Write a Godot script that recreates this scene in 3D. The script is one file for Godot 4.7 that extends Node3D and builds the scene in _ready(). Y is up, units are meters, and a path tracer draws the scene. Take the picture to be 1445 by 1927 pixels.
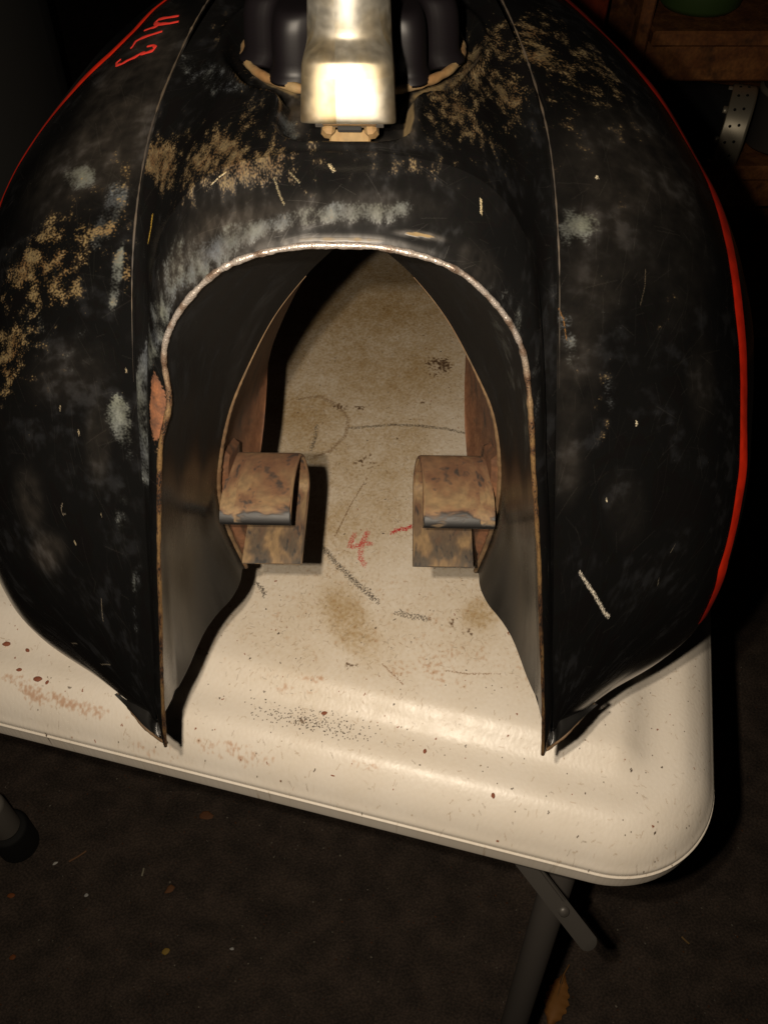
extends Node3D
# A worn motorcycle fuel tank on a white folding table, lit by a phone flash at night.
const TABLE_Y := -0.073
const FLOOR_Y := -0.793
const EYE := Vector3(0.012, 0.33, 0.134)

var taken := {}
var M := {}

# ---------------------------------------------------------------- helpers
func numbered(called: String) -> String:
	if not taken.has(called):
		taken[called] = 0
		return called
	taken[called] += 1
	return "%s_%03d" % [called, taken[called]]

func thing(called: String, label: String, category: String, at := Vector3.ZERO, group := "") -> Node3D:
	var o := Node3D.new()
	o.name = numbered(called)
	add_child(o, true)
	o.position = at
	o.set_meta("label", label)
	o.set_meta("category", category)
	if group:
		o.set_meta("group", group)
	return o

func part(called: String, mesh: Mesh, mat: Material, parent: Node, label := "") -> MeshInstance3D:
	var o := MeshInstance3D.new()
	var n := 0
	var full := called
	while parent.has_node(full):
		n += 1
		full = "%s_%03d" % [called, n]
	o.name = full
	o.mesh = mesh
	o.material_override = mat
	parent.add_child(o, true)
	if label:
		o.set_meta("label", label)
	return o

func solo(called: String, mesh: Mesh, mat: Material, label: String, category: String, group := "", kind := "") -> MeshInstance3D:
	var o := MeshInstance3D.new()
	o.name = numbered(called)
	o.mesh = mesh
	o.material_override = mat
	add_child(o, true)
	if label:
		o.set_meta("label", label)
	if category:
		o.set_meta("category", category)
	if group:
		o.set_meta("group", group)
	if kind:
		o.set_meta("kind", kind)
	return o

# a smooth sheet of nu x nv quads; P(i, j) gives the corner, T(i, j) its texture place
func grid(nu: int, nv: int, P: Callable, T = null, flip := false) -> ArrayMesh:
	var w := nu + 1
	var pos := PackedVector3Array()
	var nor := PackedVector3Array()
	var tex := PackedVector2Array()
	pos.resize(w * (nv + 1))
	nor.resize(w * (nv + 1))
	tex.resize(w * (nv + 1))
	for j in nv + 1:
		for i in w:
			pos[j * w + i] = P.call(i, j)
			tex[j * w + i] = T.call(i, j) if T != null else Vector2(float(i) / nu, float(j) / nv)
	for j in nv + 1:
		for i in w:
			var du := pos[j * w + mini(i + 1, nu)] - pos[j * w + maxi(i - 1, 0)]
			var dv := pos[mini(j + 1, nv) * w + i] - pos[maxi(j - 1, 0) * w + i]
			if du.length_squared() < 1e-12:
				var jj := clampi(j, 1, nv - 1)
				du = pos[jj * w + mini(i + 1, nu)] - pos[jj * w + maxi(i - 1, 0)]
			if dv.length_squared() < 1e-12:
				var ii := clampi(i, 1, nu - 1)
				dv = pos[mini(j + 1, nv) * w + ii] - pos[maxi(j - 1, 0) * w + ii]
			var n := du.cross(dv).normalized()
			if n.length_squared() < 0.5:
				n = Vector3.UP
			nor[j * w + i] = -n if flip else n
	var idx := PackedInt32Array()
	idx.resize(nu * nv * 6)
	var k := 0
	for j in nv:
		for i in nu:
			var a := j * w + i
			var q := [a, a + w, a + 1, a + 1, a + w, a + w + 1]
			if flip:
				q = [a, a + 1, a + w, a + 1, a + w + 1, a + w]
			for x in q:
				idx[k] = x
				k += 1
	var arr := []
	arr.resize(Mesh.ARRAY_MAX)
	arr[Mesh.ARRAY_VERTEX] = pos
	arr[Mesh.ARRAY_NORMAL] = nor
	arr[Mesh.ARRAY_TEX_UV] = tex
	arr[Mesh.ARRAY_INDEX] = idx
	var m := ArrayMesh.new()
	m.add_surface_from_arrays(Mesh.PRIMITIVE_TRIANGLES, arr)
	return m

func crom(p: Array, t: float) -> Vector3:
	var n := p.size() - 1
	var x := clampf(t, 0.0, 1.0) * n
	var i := mini(int(x), n - 1)
	var f := x - i
	var b: Vector3 = p[i]
	var c: Vector3 = p[i + 1]
	var a: Vector3 = p[i - 1] if i > 0 else b * 2.0 - c
	var d: Vector3 = p[i + 2] if i + 2 <= n else c * 2.0 - b
	return b.cubic_interpolate(c, a, d, f)

# round tube along points, radius from R(t) or a number
func tube(p: Array, radius: Variant, sides := 8, wob := 0.0, caps := true) -> ArrayMesh:
	var n := p.size()
	var up := Vector3(0.13, 0.31, 0.94)
	var frames := []
	for i in n:
		var t: Vector3 = (p[mini(i + 1, n - 1)] - p[maxi(i - 1, 0)]).normalized()
		if absf(t.dot(up)) > 0.97:
			up = Vector3(0.9, 0.3, 0.2)
		var a := t.cross(up).normalized()
		up = a.cross(t).normalized()
		frames.append([a, up])
	var rr := RandomNumberGenerator.new()
	rr.seed = n * 77 + 5
	var rad := []
	for i in n:
		rad.append((radius[i] if radius is Array else radius) * (1.0 + wob * rr.randf_range(-1, 1)))
	var extra := 1 if caps else 0
	return grid(sides, n - 1 + 2 * extra, func(i: int, j: int):
		var jj := clampi(j - extra, 0, n - 1)
		if caps and (j == 0 or j == n + 1):
			return p[jj]
		var an := TAU * i / sides
		return p[jj] + (frames[jj][0] * cos(an) + frames[jj][1] * sin(an)) * rad[jj])

func lathe(prof: Array, sides := 40) -> ArrayMesh:
	var n := prof.size() - 1
	return grid(sides, n, func(i: int, j: int):
		var an := TAU * i / sides
		return Vector3(prof[j].x * cos(an), prof[j].y, prof[j].x * sin(an)))

# box with chamfered edges: eight corners from size, closed
func box(size: Vector3, ch := 0.001, at := Transform3D()) -> ArrayMesh:
	var st := SurfaceTool.new()
	st.begin(Mesh.PRIMITIVE_TRIANGLES)
	add_box(st, size, ch, at)
	st.generate_normals()
	return st.commit()

func add_box(st: SurfaceTool, size: Vector3, ch: float, at := Transform3D()) -> void:
	st.set_smooth_group(-1)
	var h := size * 0.5
	var pts := func(sx, sy, sz, ax):
		var p := Vector3(sx * h.x, sy * h.y, sz * h.z)
		if ax != 0: p.x -= sx * ch
		if ax != 1: p.y -= sy * ch
		if ax != 2: p.z -= sz * ch
		return at * p
	var put := func(q: Array):
		var c: Vector3 = at.origin
		var n: Vector3 = (q[1] - q[0]).cross(q[2] - q[0])
		var mid: Vector3 = (q[0] + q[1] + q[2]) / 3.0
		var o := [0, 1, 2] if n.dot(mid - c) < 0 else [0, 2, 1]
		for k in o:
			st.add_vertex(q[k])
	for ax in 3:
		for s in [-1, 1]:
			var q := []
			for e in [[-1, -1], [1, -1], [1, 1], [-1, 1]]:
				var v := [0, 0, 0]
				v[ax] = s
				v[(ax + 1) % 3] = e[0]
				v[(ax + 2) % 3] = e[1]
				q.append(pts.call(v[0], v[1], v[2], ax))
			put.call([q[0], q[1], q[2]])
			put.call([q[0], q[2], q[3]])
	if ch <= 0.0:
		return
	for ax in 3:
		var b := (ax + 1) % 3
		var c2 := (ax + 2) % 3
		for s1 in [-1, 1]:
			for s2 in [-1, 1]:
				var v := [0, 0, 0]
				v[b] = s1
				v[c2] = s2
				v[ax] = -1
				var a0 = pts.call(v[0], v[1], v[2], b)
				var a1 = pts.call(v[0], v[1], v[2], c2)
				v[ax] = 1
				var b0 = pts.call(v[0], v[1], v[2], b)
				var b1 = pts.call(v[0], v[1], v[2], c2)
				put.call([a0, a1, b0])
				put.call([b0, a1, b1])
	for sx in [-1, 1]:
		for sy in [-1, 1]:
			for sz in [-1, 1]:
				put.call([pts.call(sx, sy, sz, 0), pts.call(sx, sy, sz, 1), pts.call(sx, sy, sz, 2)])

func mat(c: Color, rough := 0.6, metal := 0.0) -> StandardMaterial3D:   # c is a linear, real-world base colour
	var m := StandardMaterial3D.new()
	m.albedo_color = c.linear_to_srgb()
	m.roughness = rough
	m.metallic = metal
	return m

# ---------------------------------------------------------------- shape of the tank (right half; the left mirrors it)
var LIP := [Vector3(0., 0.2157, -0.0539), Vector3(0.0087, 0.2155, -0.0539), Vector3(0.0169, 0.2143, -0.0536), Vector3(0.0255, 0.2121, -0.053), Vector3(0.0328, 0.2088, -0.0522), Vector3(0.0389, 0.2041, -0.051), Vector3(0.0447, 0.1982, -0.0495), Vector3(0.049, 0.1921, -0.048), Vector3(0.0519, 0.1858, -0.0465), Vector3(0.0542, 0.1768, -0.0442), Vector3(0.0568, 0.163, -0.0407), Vector3(0.0592, 0.148, -0.037), Vector3(0.062, 0.1319, -0.033), Vector3(0.0657, 0.11, -0.0275), Vector3(0.0692, 0.0856, -0.0214), Vector3(0.0733, 0.0585, -0.0146), Vector3(0.0771, 0.0312, -0.0078), Vector3(0.0795, 0.0107, -0.0027)]
var SHO := [Vector3(0., 0.231, -0.0735), Vector3(0.01, 0.231, -0.0735), Vector3(0.0197, 0.23, -0.073), Vector3(0.0292, 0.2282, -0.0725), Vector3(0.0373, 0.225, -0.0715), Vector3(0.0438, 0.2205, -0.0695), Vector3(0.0489, 0.2145, -0.067), Vector3(0.0529, 0.207, -0.064), Vector3(0.0557, 0.1985, -0.0605), Vector3(0.0581, 0.186, -0.0555), Vector3(0.061, 0.168, -0.0488), Vector3(0.0637, 0.1485, -0.043), Vector3(0.0665, 0.132, -0.0384), Vector3(0.07, 0.11, -0.0322), Vector3(0.0734, 0.0855, -0.0255), Vector3(0.0773, 0.058, -0.0182), Vector3(0.0809, 0.031, -0.0112), Vector3(0.0811, 0.01, -0.005)]
var OUT := [Vector3(0., 0.222, -0.42), Vector3(0.0043, 0.222, -0.42), Vector3(0.0082, 0.221, -0.42), Vector3(0.0152, 0.218, -0.415), Vector3(0.0287, 0.24, -0.27), Vector3(0.0405, 0.2425, -0.19), Vector3(0.0531, 0.2334, -0.1303), Vector3(0.0582, 0.2225, -0.1006), Vector3(0.0603, 0.209, -0.0775), Vector3(0.0617, 0.1935, -0.0615), Vector3(0.0643, 0.171, -0.0513), Vector3(0.0667, 0.1502, -0.045), Vector3(0.0688, 0.133, -0.0404), Vector3(0.0715, 0.1095, -0.034), Vector3(0.0746, 0.085, -0.0273), Vector3(0.0779, 0.057, -0.0198), Vector3(0.0818, 0.0305, -0.0128), Vector3(0.082, 0.0095, -0.0065)]
# stations of the side panel from the tip to the rear: seam, widest point, bottom edge
var SEAM := [Vector3(0.0829, 0.0205, -0.0102), Vector3(0.0779, 0.057, -0.0198), Vector3(0.0715, 0.1095, -0.034), Vector3(0.0667, 0.1502, -0.045), Vector3(0.0629, 0.1817, -0.0554), Vector3(0.0606, 0.2058, -0.0735), Vector3(0.0582, 0.2225, -0.1006), Vector3(0.0531, 0.2334, -0.1303), Vector3(0.0465, 0.2413, -0.1563), Vector3(0.0405, 0.2425, -0.19), Vector3(0.0287, 0.24, -0.27), Vector3(0.0211, 0.232, -0.34), Vector3(0.0152, 0.218, -0.415)]
var WIDE := [Vector3(0.0839, 0.0170, -0.0108), Vector3(0.1107, 0.0340, -0.0256), Vector3(0.1413, 0.0519, -0.0421), Vector3(0.1568, 0.0668, -0.0732), Vector3(0.1637, 0.0786, -0.1070), Vector3(0.1700, 0.0904, -0.1439), Vector3(0.1692, 0.0981, -0.1743), Vector3(0.1627, 0.1043, -0.2051), Vector3(0.1534, 0.1092, -0.2353), Vector3(0.1384, 0.1141, -0.2854), Vector3(0.1124, 0.1159, -0.3456), Vector3(0.0834, 0.1181, -0.3958), Vector3(0.0499, 0.1171, -0.4309)]
var BASE := [Vector3(0.0830, 0.0140, -0.0112), Vector3(0.0928, 0.0090, -0.0259), Vector3(0.0979, -0.0100, -0.0499), Vector3(0.1072, -0.0260, -0.0799), Vector3(0.1163, -0.0420, -0.1148), Vector3(0.1235, -0.0580, -0.1498), Vector3(0.1268, -0.0680, -0.1798), Vector3(0.1261, -0.0725, -0.2098), Vector3(0.1234, -0.0727, -0.2399), Vector3(0.1122, -0.0725, -0.2899), Vector3(0.0931, -0.0600, -0.3399), Vector3(0.0720, -0.0300, -0.3850), Vector3(0.0515, 0.0200, -0.4100)]
var ARCH := [Vector3(0., 0.186, -0.11), Vector3(0.0041, 0.184, -0.109), Vector3(0.0077, 0.181, -0.107), Vector3(0.0164, 0.174, -0.103), Vector3(0.0286, 0.16, -0.098), Vector3(0.0403, 0.14, -0.093), Vector3(0.0488, 0.1216, -0.09), Vector3(0.0554, 0.1, -0.087), Vector3(0.0589, 0.0805, -0.085), Vector3(0.0585, 0.058, -0.084), Vector3(0.054, 0.029, -0.0835)]
var REAR := [Vector3(0., 0.141, -0.19), Vector3(0.0058, 0.1395, -0.19), Vector3(0.0114, 0.136, -0.19), Vector3(0.0205, 0.127, -0.19), Vector3(0.0296, 0.115, -0.189), Vector3(0.0371, 0.102, -0.187), Vector3(0.0431, 0.09, -0.185), Vector3(0.0468, 0.0825, -0.18), Vector3(0.0489, 0.0755, -0.174), Vector3(0.0487, 0.071, -0.162), Vector3(0.0486, 0.064, -0.144)]
var HEM := [Vector3(0.0818, 0.0125, -0.0212), Vector3(0.0779, 0.0145, -0.0285), Vector3(0.0747, 0.0170, -0.0363), Vector3(0.0720, 0.0197, -0.0444), Vector3(0.0689, 0.0223, -0.0524), Vector3(0.0643, 0.0246, -0.0600), Vector3(0.0588, 0.0265, -0.0671), Vector3(0.0553, 0.0294, -0.0754), Vector3(0.0554, 0.0330, -0.0846)]
const SB := 0.2

var lump := FastNoiseLite.new()

func side_of(p: Vector3, s: float) -> Vector3:
	return Vector3(-p.x if s < 0 else p.x, p.y, p.z)

func lip(s: float) -> Vector3:
	var p := crom(LIP, absf(s))
	p = side_of(p, s)
	if s < 0:   # the left leg is knocked inwards a little
		var d := (p.y - 0.170) / 0.011
		p.x += 0.0030 * exp(-d * d)
	return p

func recess(x: float, z: float) -> float:   # distance to the outline of the sunken floor round the cap
	var d := Vector2(x, z + 0.140).length() - 0.0405
	var q := Vector2(x, z + 0.0955)
	var e := Vector2(maxf(absf(q.x) - 0.0085, 0.0), maxf(-q.y - 0.02, maxf(q.y - 0.0075, 0.0))).length() - 0.0105
	var k := 0.006
	var h := clampf(0.5 + 0.5 * (e - d) / k, 0, 1)
	var dist := lerpf(e, d, h) - k * h * (1 - h)
	return dist

func top_at(s: float, r: float) -> Vector3:
	var a := absf(s)
	var L := lip(s)
	var F := side_of(crom(SHO, a), s)
	var p: Vector3
	if r < SB:
		var T := side_of(crom(LIP, minf(a + .01, 1.0)) - crom(LIP, maxf(a - .01, 0.0)), s)
		var n := T.cross(Vector3(0, .2425, .970)).normalized()
		if s < 0:
			n = -n
		n = -n
		if a < 0.03:
			n = Vector3(0, .97, -.2425)
		var C := L + n * (F - L).dot(n) * 0.88
		var chord := (F - L).normalized()
		var bow := (n - chord * n.dot(chord)).normalized()
		if bow.z < 0:
			bow = -bow
		C = (L + (F - L) * 0.45 + bow * 0.0022).lerp(C, smoothstep(0.34, 0.62, a))
		var t := r / SB
		p = L * (1 - t) * (1 - t) + C * 2 * t * (1 - t) + F * t * t
	else:
		var O := side_of(crom(OUT, a), s)
		var q := pow((r - SB) / (1 - SB), 1.7)
		p = F.lerp(O, q)
		p.y += 0.064 * q * (1 - q) * (1 - q) * (1.0 - smoothstep(0.12, 0.36, a))
		var ds := recess(p.x, p.z)
		p.y += 0.0012 * exp(-pow((ds - 0.0012) / 0.0012, 2.0)) - 0.0048 * (1.0 - smoothstep(-0.0030, 0.0004, ds))
	# old knocks in the sheet
	var d1 := p - Vector3(-.036, .2225, -.0645)
	var along := d1.dot(Vector3(.93, .29, .22))
	var over := d1.dot(Vector3(-.36, .70, .62))
	var rise := d1.dot(Vector3(-.02, .65, -.76))
	p += Vector3(.1, -.64, -.75) * 0.0021 * exp(-along * along / 2.2e-4 - rise * rise / 3.2e-5) 
	var fade := smoothstep(0.0, 0.15, r) * (1.0 - smoothstep(0.9, 1.0, r))
	p += Vector3(0, .7, .7) * lump.get_noise_3d(p.x * 1000, p.y * 1000, p.z * 1000) * 0.0006 * fade
	return p

func side_at(w: float, t: float, s: float) -> Vector3:
	var S := crom(SEAM, w)
	var W := crom(WIDE, w)
	var B := crom(BASE, w)
	var p: Vector3
	if t < 0.5:
		var C := Vector3(S.x, W.y + lerpf(-0.55, 0.22, smoothstep(0.0, 0.4, w)) * (S.y - W.y), lerpf(S.z, W.z, 0.35))
		var an := t * PI
		p = C + (S - C) * cos(an) + (W - C) * sin(an)
	else:
		var C := Vector3(B.x, lerpf(W.y, B.y, 0.05), lerpf(W.z, B.z, 0.3))
		var an := (t - 0.5) * PI
		p = C + (W - C) * cos(an) + (B - C) * sin(an)
	var fade := smoothstep(0.0, 0.1, t) * smoothstep(0.0, 0.08, w)
	p += Vector3(.7, .3, .5) * lump.get_noise_3d(p.x * 700 + s * 500, p.y * 700, p.z * 700) * 0.0010 * fade
	return side_of(p, s)

func arch(table: Array, s: float) -> Vector3:   # a ring of the tunnel; its right shoulder is pressed a little wider
	var a := absf(s)
	var p := side_of(crom(table, a), s)
	p.x += 0.0046 * smoothstep(-0.15, 0.35, s) * (1.0 - smoothstep(0.55, 0.85, a))
	return p

func mouth_at(s: float, r: float) -> Vector3:
	var a := absf(s)
	var L := lip(s * 0.944)
	L.z -= 0.0006
	var I := arch(ARCH, s)
	var K := Vector3(lerpf(I.x, L.x, 0.12), lerpf(L.y, I.y, 0.25), lerpf(L.z, I.z, 0.5))
	K.y += 0.010 * smoothstep(0.7, 1.0, a)
	var p := L * (1 - r) * (1 - r) + K * 2 * r * (1 - r) + I * r * r
	if a > 0.72:   # the lower edge swings in a wavy flare
		var L1 := lip(signf(s) * 0.944)
		var I1 := side_of(ARCH[-1], s)
		var K1 := Vector3(lerpf(I1.x, L1.x, 0.12), lerpf(L1.y, I1.y, 0.25) + 0.010, lerpf(L1.z, I1.z, 0.5))
		var e := L1 * (1 - r) * (1 - r) + K1 * 2 * r * (1 - r) + I1 * r * r
		p += (side_of(crom(HEM, r), s) - e) * smoothstep(0.72, 1.0, a) * smoothstep(0.0, 0.1, r) * (1.0 - smoothstep(0.93, 1.0, r))
	return p

func stamps_top() -> Array:
	var a := []
	a.append(["r", 0.3703, 0.253, 0.0835, -0.0951, 0.0172, -0.0852, 0.8])
	a.append(["r", 0.3045, 0.3247, 0.034, -0.0472, 0, -0.0561, 0.75])
	a.append(["r", 0.3981, 0.2701, 0.0375, -0.0082, 0.0102, -0.0658, 0.62])
	a.append(["r", 0.4239, 0.3288, 0.0322, -0.0408, 0.0098, -0.1101, 0.45])
	a.append(["r", 0.4825, 0.1393, 0.0362, -0.0012, 0, -0.029, 0.3])
	a.append(["r", 0.5239, 0.1601, 0.0402, 0.0013, 0, -0.0215, 0.28])
	a.append(["r", 0.6369, 0.5353, 0.0643, 0.089, -0.0101, -0.1647, 0.85])
	a.append(["r", 0.5976, 0.4135, 0.0375, 0.0153, -0.0036, -0.0805, 0.55])
	a.append(["r", 0.6633, 0.4871, 0.0179, 0.023, 0, -0.1212, 0.65])
	a.append(["r", 0.6097, 0.3032, 0.0465, 0.0264, -0.0031, -0.0561, 0.42])
	a.append(["r", 0.5661, 0.1747, 0.0241, 0.0163, 0, -0.0381, 0.25])
	a.append(["r", 0.3924, 0.5594, 0.0214, 0.0267, 0.0054, -0.0577, 0.45])
	a.append(["r", 0.3524, 0.6562, 0.0161, -0.0007, 0.0054, -0.0778, 0.4])
	a.append(["f", 0.4274, 0.4737, 0.0402, -0.1129, 0.0007, -0.0314, 1.3])
	a.append(["f", 0.5776, 0.4631, 0.0322, 0.0928, 0.0014, -0.0325, 1.3])
	a.append(["f", 0.5018, 0.2264, 0.0424, 0.0007, 0.0007, -0.0244, 1.3])
	a.append(["f", 0.5547, 0.2967, 0.0088, 0.0067, -0.0025, -0.0878, 1.3])
	a.append(["f", 0.5382, 0.2382, 0.0179, 0.0058, 0, -0.0273, 1.3])
	a.append(["f", 0.4546, 0.3294, 0.0079, -0.0034, 0.0054, -0.0704, 0.9])
	a.append(["f", 0.4746, 0.375, 0.0197, -0.0007, 0.0013, -0.0523, 1.2])
	a.append(["r", 0.3838, 0.2428, 0.1001, -0.0713, 0.0281, -0.1522, 0.4])
	a.append(["r", 0.6076, 0.3868, 0.0804, -0.0007, -0.0098, -0.1923, 0.46])
	a.append(["r", 0.4632, 0.2123, 0.0268, -0.0071, 0.0045, -0.0781, 0.35])
	a.append(["r", 0.6669, 0.6661, 0.0112, -0.0097, 0, -0.1045, 0.7])
	a.append(["r", 0.559, 0.1419, 0.0536, 0.029, 0.0018, -0.0345, 0.18])
	a.append(["r", 0.3317, 0.2588, 0.0357, -0.0638, 0.008, -0.0912, 0.5])
	a.append(["h", 0.4518, 0.2668, 0.0118, -0.008, 0.0046, -0.0542, 0.9])
	a.append(["h", 0.4911, 0.0601, 0.0491, 0.0111, 0.001, -0.0213, 0.8])
	a.append(["h", 0.5332, 0.0621, 0.0246, 0.0055, 0.0009, -0.0194, 0.7])
	a.append(["h", 0.554, 0.0829, 0.0089, 0.0045, 0.0007, -0.0155, 0.7])
	a.append(["f", 0.4818, 0.0671, 0.0893, 0.0201, 0.0015, -0.0329, 0.5])
	a.append(["h", 0.4346, 0.0486, 0.0223, 0.0047, 0.0018, -0.0196, 0.6])
	a.append(["h", 0.386, 0.0318, 0.0375, 0.0079, 0.0075, -0.0308, 0.8])
	a.append(["f", 0.3824, 0.0511, 0.0643, 0.0008, 0.0112, -0.055, 0.95])
	a.append(["h", 0.3388, 0.0651, 0.0232, -0.0496, -0.0214, -0.0273, 0.7])
	a.append(["h", 0.406, 0.0511, 0.0295, -0.0003, 0.0022, -0.0248, 0.6])
	a.append(["f", 0.3281, 0.0591, 0.0188, -0.0391, -0.0241, -0.0277, 0.5])
	a.append(["f", 0.3996, 0.1059, 0.0541, -0.0248, 0.0016, -0.0348, 0.3])
	a.append(["h", 0.2895, 0.0451, 0.0177, -0.0359, -0.0246, -0.0138, 0.8])
	a.append(["h", 0.2023, 0.0882, 0.0079, -0.0252, -0.0188, -0.0207, 0.8])
	a.append(["h", 0.2466, 0.0518, 0.0281, -0.0677, -0.0201, -0.0011, 0.7])
	a.append(["h", 0.1701, 0.0592, 0.0064, -0.0262, -0.0197, -0.0017, 0.8])
	a.append(["h", 0.188, 0.0825, 0.0013, -0.0077, -0.0161, -0.01, 0.6])
	a.append(["h", 0.7026, 0.0062, 0.0075, 0.0125, 0.0141, -0.0308, 0.6])
	a.append(["h", 0.7677, 0.0292, 0.0048, 0.0191, 0.0219, -0.0198, 0.45])
	a.append(["h", 0.6633, 0.012, 0.0182, -0.0003, -0.007, -0.0332, 0.35])
	a.append(["h", 0.3503, 0.5087, 0.0315, -0.0715, -0.0013, -0.0469, 0.6])
	a.append(["h", 0.391, 0.4239, 0.029, 0.0006, 0.0013, -0.0248, 0.5])
	a.append(["f", 0.5004, 0.012, 0.0759, 0, 0, -0.0096, 1.2])
	a.append(["f", 0.5704, 0.0383, 0.0201, 0.0054, 0, -0.0069, 1.4])
	a.append(["f", 0.6319, 0.0333, 0.0268, -0.0059, -0.008, -0.0328, 0.5])
	a.append(["b", 0.2137, 0.0238, 0.004, -0.0206, -0.0213, -0.0148, 1.3])
	a.append(["r", 0.1851, 0.0062, 0.0011, -0.0083, -0.0214, -0.0036, 0.5])
	a.append(["f", 0.4989, 0.1593, 0.1474, -0.0014, 0, -0.1446, 0.12])
	return a

func stamps_left() -> Array:
	var a := []
	a.append(["r", 0.4098, 0.1386, 0.0276, -0.1064, -0.0394, -0.076, 0.42])
	a.append(["r", 0.342, 0.2554, -0.0106, -0.092, -0.0722, 0, 0.36])
	a.append(["r", 0.4807, 0.0438, -0.002, -0.0213, -0.0302, -0.0091, 0.4])
	a.append(["r", 0.4185, 0.1411, 0.0188, -0.0866, -0.0178, -0.041, 0.66])
	a.append(["r", 0.3855, 0.2262, -0.0073, -0.076, -0.0264, 0, 0.6])
	a.append(["r", 0.4351, 0.0778, 0.0119, -0.0456, -0.0179, -0.0274, 0.6])
	a.append(["r", 0.3543, 0.2797, -0.0077, -0.073, -0.0391, 0.0137, 0.6])
	a.append(["r", 0.3175, 0.3137, -0.0048, -0.0395, -0.0367, 0.0106, 0.6])
	a.append(["r", 0.3855, 0.0146, 0, -0.0073, -0.0264, 0, 0.7])
	a.append(["r", 0.3831, 0.1386, -0.0015, -0.0365, -0.0264, 0, 0.5])
	a.append(["r", 0.4574, 0.0316, 0, -0.0182, -0.027, -0.0091, 0.45])
	a.append(["h", 0.4718, 0.124, 0.0017, -0.0362, -0.012, -0.0146, 0.95])
	a.append(["h", 0.428, 0.0584, -0.0048, -0.0219, -0.0191, 0.0167, 0.9])
	a.append(["h", 0.3847, 0.034, -0.0006, -0.0119, -0.0264, 0.0091, 0.8])
	a.append(["h", 0.4486, 0.0413, -0.0014, -0.0255, -0.0135, -0.0046, 0.6])
	a.append(["h", 0.261, 0.0316, 0.001, -0.0234, -0.0251, 0, 0.85])
	a.append(["h", 0.2715, 0.0511, 0.0012, -0.0277, -0.0121, 0.004, 0.6])
	a.append(["h", 0.3482, 0.2237, -0.0038, -0.0395, -0.0217, 0.0076, 0.4])
	a.append(["h", 0.1911, 0.0535, 0.0012, -0.0192, -0.0178, 0.0061, 0.5])
	a.append(["h", 0.1407, 0.0389, 0.0009, -0.0182, -0.0123, 0.0109, 0.55])
	a.append(["h", 0.1096, 0.073, 0.0003, -0.0207, -0.0124, 0.0137, 0.3])
	a.append(["f", 0.5415, 0.0803, -0.0327, -0.0973, -0.0843, 0, 0.8])
	a.append(["f", 0.4775, 0.1629, 0.0251, -0.076, -0.0332, -0.0638, 0.5])
	a.append(["f", 0.6265, 0.0705, -0.0292, -0.0608, -0.0406, 0, 0.6])
	a.append(["f", 0.2004, 0.3113, -0.0012, -0.0514, -0.0242, 0.0182, 0.6])
	a.append(["f", 0.1593, 0.3283, 0, -0.073, -0.0139, 0.0243, 0.7])
	a.append(["f", 0.2455, 0.09, 0, -0.0277, -0.0322, 0.0106, 0.45])
	a.append(["h", 0.3267, 0.1094, 0, -0.0426, -0.0191, 0.0061, 0.22])
	a.append(["f", 0.3061, 0.1508, 0, -0.0958, -0.0284, 0.0091, 0.3])
	return a

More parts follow.
